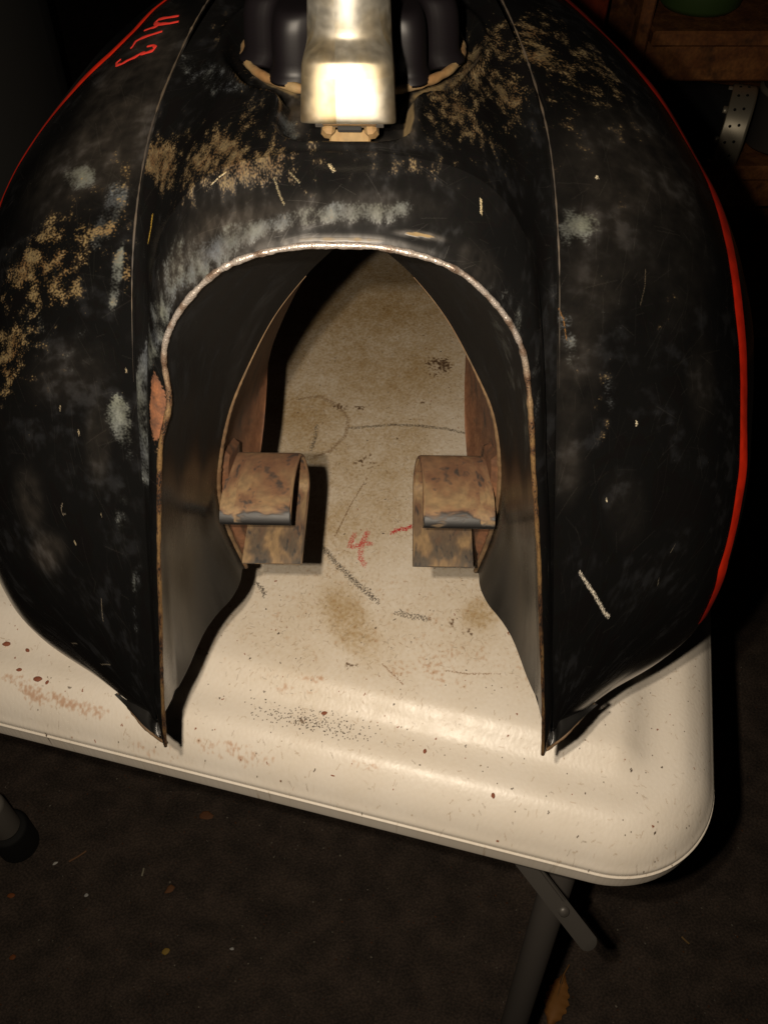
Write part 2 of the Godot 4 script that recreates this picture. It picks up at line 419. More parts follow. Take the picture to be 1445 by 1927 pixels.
func stamps_right() -> Array:
	var a := []
	a.append(["r", 0.585, 0.0876, -0.0387, 0.0912, -0.0696, -0.0821, 0.46])
	a.append(["r", 0.5276, 0.1678, -0.0102, 0.038, -0.0172, -0.0277, 0.4])
	a.append(["r", 0.4847, 0.0413, 0.002, 0.0365, -0.0272, 0, 0.25])
	a.append(["r", 0.3122, 0.0705, -0.0029, 0.0547, -0.0513, 0, 0.2])
	a.append(["r", 0.5908, 0.0851, -0.0176, 0.0646, -0.0387, -0.0532, 0.68])
	a.append(["r", 0.6273, 0.0486, 0.0115, 0.0585, -0.0515, -0.0334, 0.72])
	a.append(["r", 0.5669, 0.1386, -0.0031, 0.0547, -0.0214, -0.0277, 0.5])
	a.append(["r", 0.5325, 0.0413, 0.002, 0.0365, -0.028, -0.0152, 0.4])
	a.append(["r", 0.4558, 0.1167, 0.001, 0.0106, -0.0099, -0.0033, 0.5])
	a.append(["r", 0.2558, 0.1021, 0, 0.0146, -0.0139, 0, 0.4])
	a.append(["r", 0.3878, 0.1994, -0.0012, 0.0292, -0.0079, -0.0055, 0.4])
	a.append(["r", 0.3629, 0.1921, 0.0014, 0.017, -0.0145, 0, 0.3])
	a.append(["r", 0.294, 0.0827, 0, 0.0219, -0.016, 0, 0.4])
	a.append(["h", 0.4311, 0.0292, -0.0051, 0.0258, -0.0134, -0.0091, 0.75])
	a.append(["h", 0.4169, 0.0146, 0, 0.0164, -0.0087, 0, 0.6])
	a.append(["h", 0.352, 0.0146, 0.0021, 0.0167, -0.0232, 0.0091, 0.45])
	a.append(["h", 0.3305, 0.0268, -0.0008, 0.0146, -0.0129, 0, 0.4])
	a.append(["h", 0.294, 0.1021, 0, 0.0149, -0.0141, 0.0046, 0.5])
	a.append(["h", 0.4319, 0.0486, 0, 0.0365, -0.0079, 0, 0.4])
	a.append(["f", 0.4992, 0.1629, 0, 0.1383, -0.0667, -0.0669, 0.65])
	a.append(["f", 0.4082, 0.0924, 0.0044, 0.0821, -0.0399, 0, 0.35])
	a.append(["f", 0.3183, 0.3162, 0.0046, 0.0401, -0.0367, 0.0106, 0.4])
	a.append(["f", 0.4232, 0.2505, 0.0119, 0.0821, -0.0643, -0.0198, 0.3])
	a.append(["f", 0.3129, 0.0316, 0, 0.0456, -0.0476, 0, 0.5])
	a.append(["f", 0.233, 0.0268, -0.0014, 0.0319, -0.0275, 0, 0.5])
	a.append(["f", 0.373, 0.0559, 0.0029, 0.0547, -0.0263, 0, 0.3])
	a.append(["f", 0.1961, 0.1751, 0, 0.0547, -0.0268, 0.0274, 0.22])
	a.append(["h", 0.3574, 0.0948, 0.0024, 0.0532, -0.0174, 0.0061, 0.15])
	return a

func stamps_mouth() -> Array:
	var a := []
	a.append(["h", 0.6819, 0.0721, -0.0064, -0.0922, 0.0335, 0.1503, 0.6])
	a.append(["h", 0.737, 0.2365, -0.0057, -0.1182, 0.0302, 0.0451, 0.75])
	a.append(["h", 0.7798, 0.2705, 0.0046, -0.1726, 0.0098, 0.1323, 0.75])
	a.append(["h", 0.8142, 0.1383, -0.0032, -0.1142, 0.038, 0.0958, 0.65])
	a.append(["h", 0.8199, 0.6012, 0.0008, -0.1116, 0.0268, 0.1578, 0.4])
	a.append(["h", 0.7841, 0.6774, 0.0049, -0.0676, 0.0067, 0.2292, 0.35])
	a.append(["f", 0.9771, 0.485, -0.0335, -0.3069, 0.0295, -0.1516, 0.75])  # paints the table's reflection on the right lower wall
	a.append(["r", 0.9857, 0.8156, -0.0145, -0.124, 0.0107, -0.0952, 0.35])
	a.append(["h", 0.9678, 0.477, -0.0304, -0.2455, 0.0013, -0.0276, 0.35])
	a.append(["h", 0.1701, 0.2425, -0.0031, 0.1157, -0.0152, 0.0341, 0.3])
	a.append(["f", 0.0329, 0.3848, -0.0375, 0.3595, -0.0344, -0.1102, 0.75])  # table reflection painted on the left lower wall
	a.append(["f", 0.3474, 0.6894, 0.0134, 0.0714, -0.0214, 0.3257, 0.3])
	a.append(["f", 0.2044, 0.9038, 0.0024, 0.0767, -0.059, 0.0413, 0.7])
	a.append(["f", 0.2902, 0.7715, -0.0006, 0.1035, -0.0442, 0.0338, 0.6])
	a.append(["f", 0.7891, 0.9419, 0.004, -0.0845, 0.059, 0.124, 0.5])
	return a

func stamps_table() -> Array:
	var a := []
	a.append(["s", 0.2709, 0.2348, -0.1131, 0.0386, -0.0292, -0.1562, 0.3])
	a.append(["s", 0.1427, 0.1969, -0.0456, 0.0155, -0.0067, -0.0744, 0.15])
	a.append(["p", 0.2545, 0.1915, -0.1012, 0.0346, -0.0137, -0.0759, 0.16])
	a.append(["s", 0.3537, 0.6471, -0.1229, 0.0419, -0.0452, -0.2373, 0.6])  # brown stains here; the light's falloff in the tunnel is painted in too
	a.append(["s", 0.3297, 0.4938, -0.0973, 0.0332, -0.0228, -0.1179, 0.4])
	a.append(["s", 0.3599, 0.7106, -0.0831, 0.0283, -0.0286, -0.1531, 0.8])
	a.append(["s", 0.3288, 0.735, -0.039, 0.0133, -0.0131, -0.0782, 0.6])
	a.append(["d", 0.2698, 0.5912, -0.0122, 0.0042, -0.0025, -0.0175, 0.75])
	a.append(["s", 0.2724, 0.5903, -0.0306, 0.0104, -0.0064, -0.0437, 0.5])
	a.append(["s", 0.381, 0.4658, -0.0338, 0.0115, -0.0089, -0.0384, 0.7])
	a.append(["d", 0.3481, 0.4822, -0.0082, -0.0001, -0.0006, -0.0049, 0.9])
	a.append(["d", 0.2718, 0.5167, -0.0046, -0.0001, -0.0003, -0.0041, 0.9])
	a.append(["d", 0.3319, 0.4867, -0.007, 0.0011, -0.0007, -0.0049, 0.8])
	a.append(["s", 0.278, 0.1735, -0.0098, 0.0153, -0.0211, -0.0329, 0.9])
	a.append(["s", 0.1821, 0.2129, -0.0132, 0.0045, -0.002, -0.0167, 0.8])
	a.append(["d", 0.1881, 0.1865, -0.0054, 0.0003, -0.0001, -0.0032, 0.8])
	a.append(["d", 0.2657, 0.1225, -0.0041, 0.0014, -0.0006, -0.0028, 0.8])
	a.append(["d", 0.2001, 0.1954, -0.0031, 0.0011, -0.0003, -0.0025, 0.9])
	a.append(["s", 0.2962, 0.3702, -0.058, 0.0198, -0.0171, -0.0913, 0.45])
	a.append(["d", 0.3055, 0.394, -0.0082, 0.0028, -0.0023, -0.012, 0.35])
	a.append(["s", 0.3646, 0.3739, -0.0182, 0.0062, -0.0238, -0.1016, 0.4])
	a.append(["s", 0.3137, 0.2728, -0.0252, 0.0086, -0.0093, -0.0436, 0.4])
	a.append(["p", 0.4758, 0.0281, -0.0202, -0.0002, -0.0017, -0.0074, 0.8])
	a.append(["p", 0.4424, 0.0267, -0.0237, -0.0002, -0.001, -0.0052, 0.7])
	a.append(["p", 0.2887, 0.1008, -0.0095, 0.0032, -0.001, -0.0044, 0.7])
	a.append(["p", 0.3032, 0.087, -0.0152, 0.0011, -0.0004, -0.0033, 0.6])
	a.append(["p", 0.5002, 0.0364, -0.0161, 0.0013, -0.0016, -0.0054, 0.5])
	a.append(["p", 0.2372, 0.0352, -0.0106, -0.0004, -0, -0.003, 0.7])
	a.append(["p", 0.2029, 0.1451, -0.0333, 0.0114, -0.0033, -0.0232, 0.3])
	a.append(["p", 0.3307, 0.0217, -0.0333, -0.0011, -0.0006, -0.007, 0.6])
	a.append(["p", 0.3843, 0.0087, -0.0227, -0.0006, -0.0007, -0.005, 0.4])
	a.append(["p", 0.1405, 0.1725, -0.0223, 0.0076, -0.0032, -0.0357, 0.25])
	a.append(["p", 0.397, 0.1101, -0.0304, 0.0104, -0.0109, -0.0346, 0.4])
	a.append(["d", 0.2909, 0.0598, -0.0074, 0.0006, -0.0003, -0.0026, 0.6])
	a.append(["s", 0.4493, 0.5895, -0.0316, 0.0108, -0.026, -0.1017, 0.5])
	a.append(["s", 0.4125, 0.7931, -0.035, 0.0119, -0.0087, -0.0422, 0.7])
	return a

const MARK_ARC_LOW := [Vector2(0.3153, 0.2553), Vector2(0.2968, 0.2347), Vector2(0.2799, 0.2188), Vector2(0.2595, 0.2007)]
const MARK_ARC_LOW_END := [Vector2(0.2434, 0.1939), Vector2(0.2321, 0.1925), Vector2(0.2189, 0.1943)]
const MARK_ARC_TOP := [Vector2(0.333, 0.4457), Vector2(0.317, 0.4541), Vector2(0.2939, 0.466), Vector2(0.2699, 0.4722), Vector2(0.2454, 0.4746), Vector2(0.2254, 0.4725)]
const MARK_ARC_LEFT := [Vector2(0.3616, 0.4419), Vector2(0.3584, 0.4184), Vector2(0.3575, 0.3967)]
const MARK_ARC_SIDE := [Vector2(0.3559, 0.1929), Vector2(0.3494, 0.188), Vector2(0.3448, 0.1784)]
const MARK_FOUR_A := [Vector2(0.2945, 0.2841), Vector2(0.2956, 0.2651), Vector2(0.2932, 0.2643), Vector2(0.2852, 0.2732), Vector2(0.2784, 0.2748)]
const MARK_FOUR_B := [Vector2(0.2849, 0.2905), Vector2(0.2864, 0.2705), Vector2(0.2838, 0.2524), Vector2(0.2787, 0.2438)]
const MARK_SEVEN := [Vector2(0.2656, 0.2947), Vector2(0.2603, 0.3028), Vector2(0.2559, 0.3035), Vector2(0.2508, 0.3108)]
const MARK_RING := [Vector2(0.3899, 0.4817), Vector2(0.3719, 0.4953), Vector2(0.3481, 0.4822), Vector2(0.336, 0.4607), Vector2(0.3327, 0.432), Vector2(0.3395, 0.4048), Vector2(0.3525, 0.3854)]
const MARK_SCR1 := [Vector2(0.3007, 0.3687), Vector2(0.306, 0.3239), Vector2(0.3095, 0.2742)]
const MARK_SCR2 := [Vector2(0.1983, 0.1394), Vector2(0.1831, 0.141), Vector2(0.1611, 0.1485)]
const MARK_SCR3 := [Vector2(0.2437, 0.1312), Vector2(0.2251, 0.1136)]
const WRITE_H_ONE := [Vector2(0.6465, 0.0272), Vector2(0.649, 0.0401), Vector2(0.6524, 0.0544), Vector2(0.6482, 0.0572)]
const WRITE_H_TWO := [Vector2(0.6365, 0.0229), Vector2(0.6373, 0.0343), Vector2(0.6415, 0.0486), Vector2(0.6482, 0.0572), Vector2(0.639, 0.0501), Vector2(0.6398, 0.0572), Vector2(0.6407, 0.0672)]
const WRITE_SLASH := [Vector2(0.6265, 0.0372), Vector2(0.6265, 0.0486), Vector2(0.6273, 0.0644), Vector2(0.6257, 0.0715), Vector2(0.6182, 0.0715), Vector2(0.6157, 0.073)]
const WRITE_THREE := [Vector2(0.6082, 0.0472), Vector2(0.6074, 0.0401), Vector2(0.6032, 0.0358), Vector2(0.5991, 0.0372), Vector2(0.5983, 0.0458), Vector2(0.5999, 0.0515), Vector2(0.5974, 0.0572), Vector2(0.5958, 0.0672), Vector2(0.5941, 0.073), Vector2(0.595, 0.0801), Vector2(0.5999, 0.083), Vector2(0.6032, 0.0787)]
const SCRATCH_R1 := [Vector2(0.1503, 0.0773), Vector2(0.1434, 0.1001), Vector2(0.1366, 0.1288), Vector2(0.1277, 0.1688), Vector2(0.1196, 0.216), Vector2(0.1176, 0.2389)]
const SCRATCH_R2 := [Vector2(0.4011, 0.1588), Vector2(0.387, 0.1588), Vector2(0.3714, 0.1516)]
const SCRATCH_R3 := [Vector2(0.3397, 0.0172), Vector2(0.3567, 0.0114), Vector2(0.3652, 0.0029)]
const BUBBLE_A := [Vector2(0.0721, 0.4177), Vector2(0.0677, 0.4163), Vector2(0.0709, 0.5465)]
const BUBBLE_B := [Vector2(0.0958, 0.5908), Vector2(0.0997, 0.6509), Vector2(0.0958, 0.6524)]
const BUBBLE_C := [Vector2(0.1939, 0.2074), Vector2(0.1904, 0.216), Vector2(0.1854, 0.2175), Vector2(0.1861, 0.2074)]
const BUBBLE_D := [Vector2(0.1237, 0.1989), Vector2(0.1123, 0.2275), Vector2(0.107, 0.2418)]
const FLECK_A := [Vector2(0.1649, 0.2089), Vector2(0.1621, 0.206)]
const FLECK_B := [Vector2(0.1861, 0.1087), Vector2(0.1847, 0.1087)]
const FLECK_C := [Vector2(0.2536, 0.1302), Vector2(0.2499, 0.1302)]
const FLECK_D := [Vector2(0.2752, 0.166), Vector2(0.2715, 0.1688)]
const FLECK_E := [Vector2(0.3099, 0.0186), Vector2(0.3076, 0.0186)]
const SPOT_A := [Vector2(0.2685, 0.1645), Vector2(0.2662, 0.166)]
const SPOT_B := [Vector2(0.7547, 0.8383), Vector2(0.7521, 0.8398)]
const SPOT_C := [Vector2(0.4718, 0.0744), Vector2(0.471, 0.0773)]
const SPOT_D := [Vector2(0.204, 0.1187), Vector2(0.2032, 0.1202)]
const SCRATCH_R4 := [Vector2(0.1762, 0.3591), Vector2(0.1691, 0.3562)]
const SCRATCH_R5 := [Vector2(0.1496, 0.3648), Vector2(0.1455, 0.3763)]
const CHIP_A := [Vector2(0.2895, 0.2364), Vector2(0.2838, 0.2151), Vector2(0.2745, 0.1979)]
const CHIP_B := [Vector2(0.4453, 0.133), Vector2(0.4489, 0.1019), Vector2(0.4525, 0.0811)]
const CHIP_C := [Vector2(0.6197, 0.1445), Vector2(0.6226, 0.1197)]
const CHIP_D := [Vector2(0.4589, 0.138), Vector2(0.4668, 0.1173)]
const CHIP_E := [Vector2(0.3881, 0.1589), Vector2(0.4046, 0.1676)]
const CHIP_F := [Vector2(0.4904, 0.1493), Vector2(0.4946, 0.1372)]
const STRIPE := [Vector2(0.1684, 0.4864), Vector2(0.1784, 0.4264), Vector2(0.1904, 0.3734), Vector2(0.2214, 0.3516), Vector2(0.2525, 0.3273), Vector2(0.2836, 0.3118), Vector2(0.3147, 0.302), Vector2(0.3458, 0.292), Vector2(0.3769, 0.2768), Vector2(0.408, 0.2604), Vector2(0.4391, 0.2491), Vector2(0.4702, 0.2448), Vector2(0.5013, 0.2465), Vector2(0.5324, 0.2467), Vector2(0.5635, 0.2391), Vector2(0.5946, 0.227), Vector2(0.6257, 0.2066), Vector2(0.6568, 0.1789), Vector2(0.6879, 0.1562), Vector2(0.719, 0.1374), Vector2(0.769, 0.1134)]
const STRIPE_LEFT := [Vector2(0.2778, 0.3159), Vector2(0.307, 0.3046), Vector2(0.3361, 0.2944), Vector2(0.3653, 0.2821), Vector2(0.3944, 0.268), Vector2(0.4236, 0.2559), Vector2(0.4527, 0.2492), Vector2(0.4819, 0.2466), Vector2(0.5111, 0.2423), Vector2(0.5402, 0.2257), Vector2(0.5694, 0.1909), Vector2(0.5985, 0.1468), Vector2(0.6277, 0.1101), Vector2(0.6568, 0.0901), Vector2(0.686, 0.0819), Vector2(0.736, 0.0519)]
const FLANGE_TOP := [Vector3(0.0781, 0.0244, -0.0066), Vector3(0.0844, 0.0127, -0.0132), Vector3(0.0851, 0.0229, -0.0119), Vector3(0.0890, 0.0237, -0.0139), Vector3(0.0935, 0.0223, -0.0164), Vector3(0.0984, 0.0191, -0.0197), Vector3(0.1025, 0.0197, -0.0223)]
const FLANGE_LOW := [Vector3(0.0795, 0.0094, -0.0046), Vector3(0.0823, 0.0094, -0.0058), Vector3(0.0845, 0.0141, -0.0060), Vector3(0.0883, 0.0171, -0.0082), Vector3(0.0927, 0.0186, -0.0123), Vector3(0.0978, 0.0173, -0.0179), Vector3(0.1025, 0.0191, -0.0220)]

# ---------------------------------------------------------------- the scene
func _ready() -> void:
	# camera
	var cam := Camera3D.new()
	cam.name = "camera"
	cam.near = 0.02
	cam.far = 60.0
	cam.position = EYE
	cam.rotation_degrees = Vector3(-50, 0, 0)
	cam.fov = 66.02
	add_child(cam)
	cam.current = true
	# night: black surroundings, the phone's double flash is the only light
	var env := Environment.new()
	env.background_mode = Environment.BG_COLOR
	env.background_color = Color(0.0012, 0.001, 0.0009).linear_to_srgb()
	env.tonemap_mode = Environment.TONE_MAPPER_LINEAR
	env.tonemap_exposure = 1.0
	env.sdfgi_enabled = true
	env.ssao_enabled = true
	env.ssil_enabled = true
	var we := WorldEnvironment.new()
	we.name = "night"
	we.environment = env
	add_child(we)
	for up: float in [0.0, 0.0144]:
		var fl := AreaLight3D.new()
		fl.name = "phone_flash" if up == 0.0 else "phone_flash_001"
		fl.area_size = Vector2(0.005, 0.005)
		fl.light_energy = 0.115
		fl.light_color = Color(1.0, 0.935, 0.845)
		fl.area_range = 8.0
		fl.area_attenuation = 2.0
		fl.shadow_enabled = true
		fl.transform = Transform3D(cam.transform.basis, EYE + cam.transform.basis * Vector3(-0.0266, up, 0.001))
		add_child(fl)

	lump.seed = 4
	lump.frequency = 0.022
	lump.fractal_octaves = 2
	materials()
	ground()
	table()
	tank()
	background()
	litter()

# ---------------------------------------------------------------- surfaces
func noise(w: int, h: int, freq: float, oct: int, sd: int, tall := 1.0) -> PackedByteArray:   # tall: a texel's width over its height
	var n := FastNoiseLite.new()
	n.noise_type = FastNoiseLite.TYPE_SIMPLEX_SMOOTH
	n.seed = sd
	n.frequency = freq
	n.fractal_octaves = oct
	var im := n.get_image(w, int(h / tall), false, false, true)
	im.convert(Image.FORMAT_L8)
	if tall != 1.0:
		im.resize(w, h, Image.INTERPOLATE_CUBIC)
	return im.get_data()

func streaks(w: int, h: int, kx: int, ky: int, freq: float, sd: int) -> PackedByteArray:
	var im := Image.create_from_data(w / kx, h / ky, false, Image.FORMAT_L8, noise(w / kx, h / ky, freq, 4, sd))
	im.resize(w, h, Image.INTERPOLATE_CUBIC)
	return im.get_data()

# soft patches of wear and painted light, one kind to a channel, at a quarter of the size and enlarged
func patches(a: Array, w: int, h: int, kinds: String) -> PackedByteArray:
	var bw := w / 4
	var bh := h / 4
	var acc := PackedFloat32Array()
	acc.resize(bw * bh * 4)
	for st in a:
		var ch := kinds.find(st[0])
		var c := Vector2(st[1] * bw, st[2] * bh)
		var A := Vector2(st[3] * bw, st[4] * bh)
		var B := Vector2(st[5] * bw, st[6] * bh)
		var det := A.cross(B)
		if absf(det) < 0.8:
			var L := maxf(A.length(), B.length())
			A = (A if A.length() > B.length() else B).normalized() * maxf(L, 1.2)
			B = A.orthogonal().normalized() * 1.2
			det = A.cross(B)
		var ex := int((absf(A.x) + absf(B.x)) * 1.5 + 1)
		var ey := int((absf(A.y) + absf(B.y)) * 1.5 + 1)
		var pw: float = st[7]
		for y in range(maxi(0, int(c.y) - ey), mini(bh, int(c.y) + ey + 1)):
			for x in range(maxi(0, int(c.x) - ex), mini(bw, int(c.x) + ex + 1)):
				var d := Vector2(x + 0.5, y + 0.5) - c
				var p := d.cross(B) / det
				var q := A.cross(d) / det
				var e := p * p + q * q
				if e < 2.6:
					var k := (y * bw + x) * 4 + ch
					acc[k] = acc[k] + (1.3 - acc[k]) * minf(1.0, pw * exp(-e * e * 0.8) / 1.3)
	var by := PackedByteArray()
	by.resize(bw * bh * 4)
	for k in by.size():
		by[k] = int(clampf(acc[k] / 1.3, 0, 1) * 255)
	var im := Image.create_from_data(bw, bh, false, Image.FORMAT_RGBA8, by)
	im.resize(w, h, Image.INTERPOLATE_BILINEAR)
	return im.get_data()

# black paint with rust specks (r), dull bloom (h), dust film plus painted table reflection (f) and bare rust (b); alpha holds the roughness
func skin(w: int, h: int, a: Array, sd: int, kx: int, ky: int, tone: float, dull := 0.0, tall := 2.3) -> Image:
	var blot := patches(a, w, h, "rhfb")
	var nA := noise(w, h, 0.34, 3, sd, tall)
	var nB := noise(w, h, 0.011, 4, sd + 1, tall)
	var nC := streaks(w, h, kx, ky, 0.035, sd + 2)
	var nD := noise(w, h, 0.05, 5, sd + 3, tall)
	var out := PackedByteArray()
	out.resize(w * h * 4)
	for i in w * h:
		var k := i * 4
		var na := nA[i] / 255.0
		var nb := nB[i] / 255.0
		var nc := nC[i] / 255.0
		var nd := nD[i] / 255.0
		var f := blot[k + 2] / 196.0
		f = f * clampf(0.30 + 0.85 * (0.5 * nd + 0.5 * nc) - 0.35 * (1.0 - nb), 0.05, 1.3) + 0.10 * nb * nb * nc
		var cloud := smoothstep(0.50, 0.72, 0.42 * nd + 0.33 * nb + 0.25 * nc) * (0.6 + 0.4 * na)
		var r := 10.0 + 54 * f * tone
		var g := 9.8 + 48 * f * tone
		var b := 9.8 + 41 * f * tone
		var ro := 42.0 + dull + 70 * f + 20 * nb
		cloud *= smoothstep(0.35, 0.75, nb)
		r += 11 * cloud * tone
		g += 12 * cloud * tone
		b += 14 * cloud * tone
		ro += 25 * cloud
		var mud := clampf((blot[k + 2] - 222) / 26.0 + (nd - 0.5) * 0.8, 0, 1) if blot[k + 2] > 205 else 0.0
		if mud > 0.0:
			r = lerpf(r, (98 + 40 * nc) * tone, mud)
			g = lerpf(g, (80 + 34 * nc) * tone, mud)
			b = lerpf(b, (46 + 26 * nc) * tone, mud)
			ro = lerpf(ro, 200, mud)
		var hz := blot[k + 1]
		if hz > 4:
			var e := hz / 196.0
			var t := clampf((0.36 * nd + 0.38 * nc + 0.34 * na - 0.80 + e * 0.60) * 4.2, 0, 1)
			t = maxf(t, 0.35 * minf(e, 1.0) * smoothstep(0.35, 0.7, nd))
			t *= clampf(0.15 + 0.5 * na + 0.9 * (nc - 0.3), 0.1, 1.0)
			r = lerpf(r, (70 + 30 * nb + 40 * (nd - 0.5)) * tone, t)
			g = lerpf(g, (75 + 28 * nb + 40 * (nd - 0.5)) * tone, t)
			b = lerpf(b, (84 + 6 * nb + 42 * (nd - 0.5)) * tone, t)
			ro = lerpf(ro, 112, t)
		var ru := blot[k] / 196.0
		if ru > 0.03:
			var d := ru * (0.25 + 1.1 * nb) * 0.96
			var soft := clampf((nd * 0.55 + nc * 0.25 + na * 0.2 - (0.74 - d * 0.42)) * 5.0, 0, 1) * (0.35 + 0.45 * na)
			r = lerpf(r, 62 * tone + 12, soft)
			g = lerpf(g, 46 * tone + 9, soft)
			b = lerpf(b, 27 * tone + 6, soft)
			ro = lerpf(ro, 150, soft)
			var s := clampf((na * 0.46 + nd * 0.36 + nc * 0.18 - (0.80 - d * 0.41)) * 13.0, 0, 1)
			if s > 0.0:
				var m := clampf(nc * 2.2 - 0.6, 0, 1)
				var pale := clampf((nd - 0.56) * 4.0, 0, 0.7)
				var rr := lerpf(lerpf(106, 112, m), 140, pale)
				var gg := lerpf(lerpf(72, 92, m), 122, pale)
				var bb := lerpf(lerpf(28, 50, m), 82, pale)
				var dk := (0.35 + 0.80 * na) * tone
				s *= 0.45 + 0.45 * nd
				r = lerpf(r, rr * dk, s)
				g = lerpf(g, gg * dk, s)
				b = lerpf(b, bb * dk, s)
				ro = lerpf(ro, 190, s)
		var ba := blot[k + 3] / 196.0
		if ba > 0.05:
			var s := clampf((ba - 0.50 + 0.7 * (nd - 0.5) + 0.5 * (na - 0.5)) * 6.0, 0, 1)
			r = lerpf(r, 34 + 62 * nd + 34 * na, s)
			g = lerpf(g, 20 + 40 * nd + 20 * na, s)
			b = lerpf(b, 11 + 24 * nd + 12 * na, s)
			ro = lerpf(ro, 185, s)
		if nA[i] > 236 and nB[i] > 125:
			var s := (nA[i] - 236) / 19.0 * 0.8
			r = lerpf(r, 110 * tone, s)
			g = lerpf(g, 98 * tone, s)
			b = lerpf(b, 76 * tone, s)
		out[k] = int(clampf(r, 0, 255))
		out[k + 1] = int(clampf(g, 0, 255))
		out[k + 2] = int(clampf(b, 0, 255))
		out[k + 3] = int(clampf(ro, 10, 255))
	var im := Image.create_from_data(w, h, false, Image.FORMAT_RGBA8, out)
	# fine rubbing scratches
	var rn := RandomNumberGenerator.new()
	rn.seed = sd * 13
	for n in 1700:
		var p := Vector2(rn.randf() * w, rn.randf() * h)
		var an := rn.randfn(0.4 if sd % 2 else 1.2, 0.7)
		var al := rn.randf_range(0.02, 0.13)
		var dir := Vector2(cos(an), sin(an))
		for q in rn.randi_range(8, 60):
			p += dir
			if p.x < 0 or p.y < 0 or p.x >= w or p.y >= h:
				break
			var o := im.get_pixel(int(p.x), int(p.y))
			var e := o.lerp(Color(.34, .32, .28), al)
			e.a = minf(1.0, o.a + al)
			im.set_pixel(int(p.x), int(p.y), e)
	return im

# a worn line: grains of colour strewn along points in 0..1
func stroke(im: Image, pts: Array, wide: float, c: Color, cover := 0.7, rough := -1.0) -> void:
	var rn := RandomNumberGenerator.new()
	rn.seed = int(pts[0].x * 99991) + pts.size()
	var sz := Vector2(im.get_width(), im.get_height())
	for k in pts.size() - 1:
		var a: Vector2 = pts[k] * sz
		var b: Vector2 = pts[k + 1] * sz
		var n := int(a.distance_to(b) * 1.6) + 1
		for i in n:
			var p := a.lerp(b, i / float(n))
			var w := wide * rn.randf_range(0.75, 1.1)
			var m := maxi(1, int(w * 1.6))
			for g in m:
				if rn.randf() > cover:
					continue
				var q := p + Vector2(rn.randf_range(-w, w), rn.randf_range(-w, w)) * 0.5
				var x := int(q.x)
				var y := int(q.y)
				if x < 0 or y < 0 or x >= sz.x or y >= sz.y:
					continue
				var o := im.get_pixel(x, y)
				var e := o.lerp(c, c.a)
				e.a = o.a if rough < 0 else rough
				im.set_pixel(x, y, e)

func textured(im: Image, bump := 0.0) -> StandardMaterial3D:
	var t := ImageTexture.create_from_image(im)
	var m := StandardMaterial3D.new()
	m.albedo_texture = t
	m.roughness = 1.0
	m.roughness_texture = t
	m.roughness_texture_channel = BaseMaterial3D.TEXTURE_CHANNEL_ALPHA
	if bump > 0.0:
		m.heightmap_enabled = true
		m.heightmap_texture = t
		m.heightmap_scale = bump
	return m

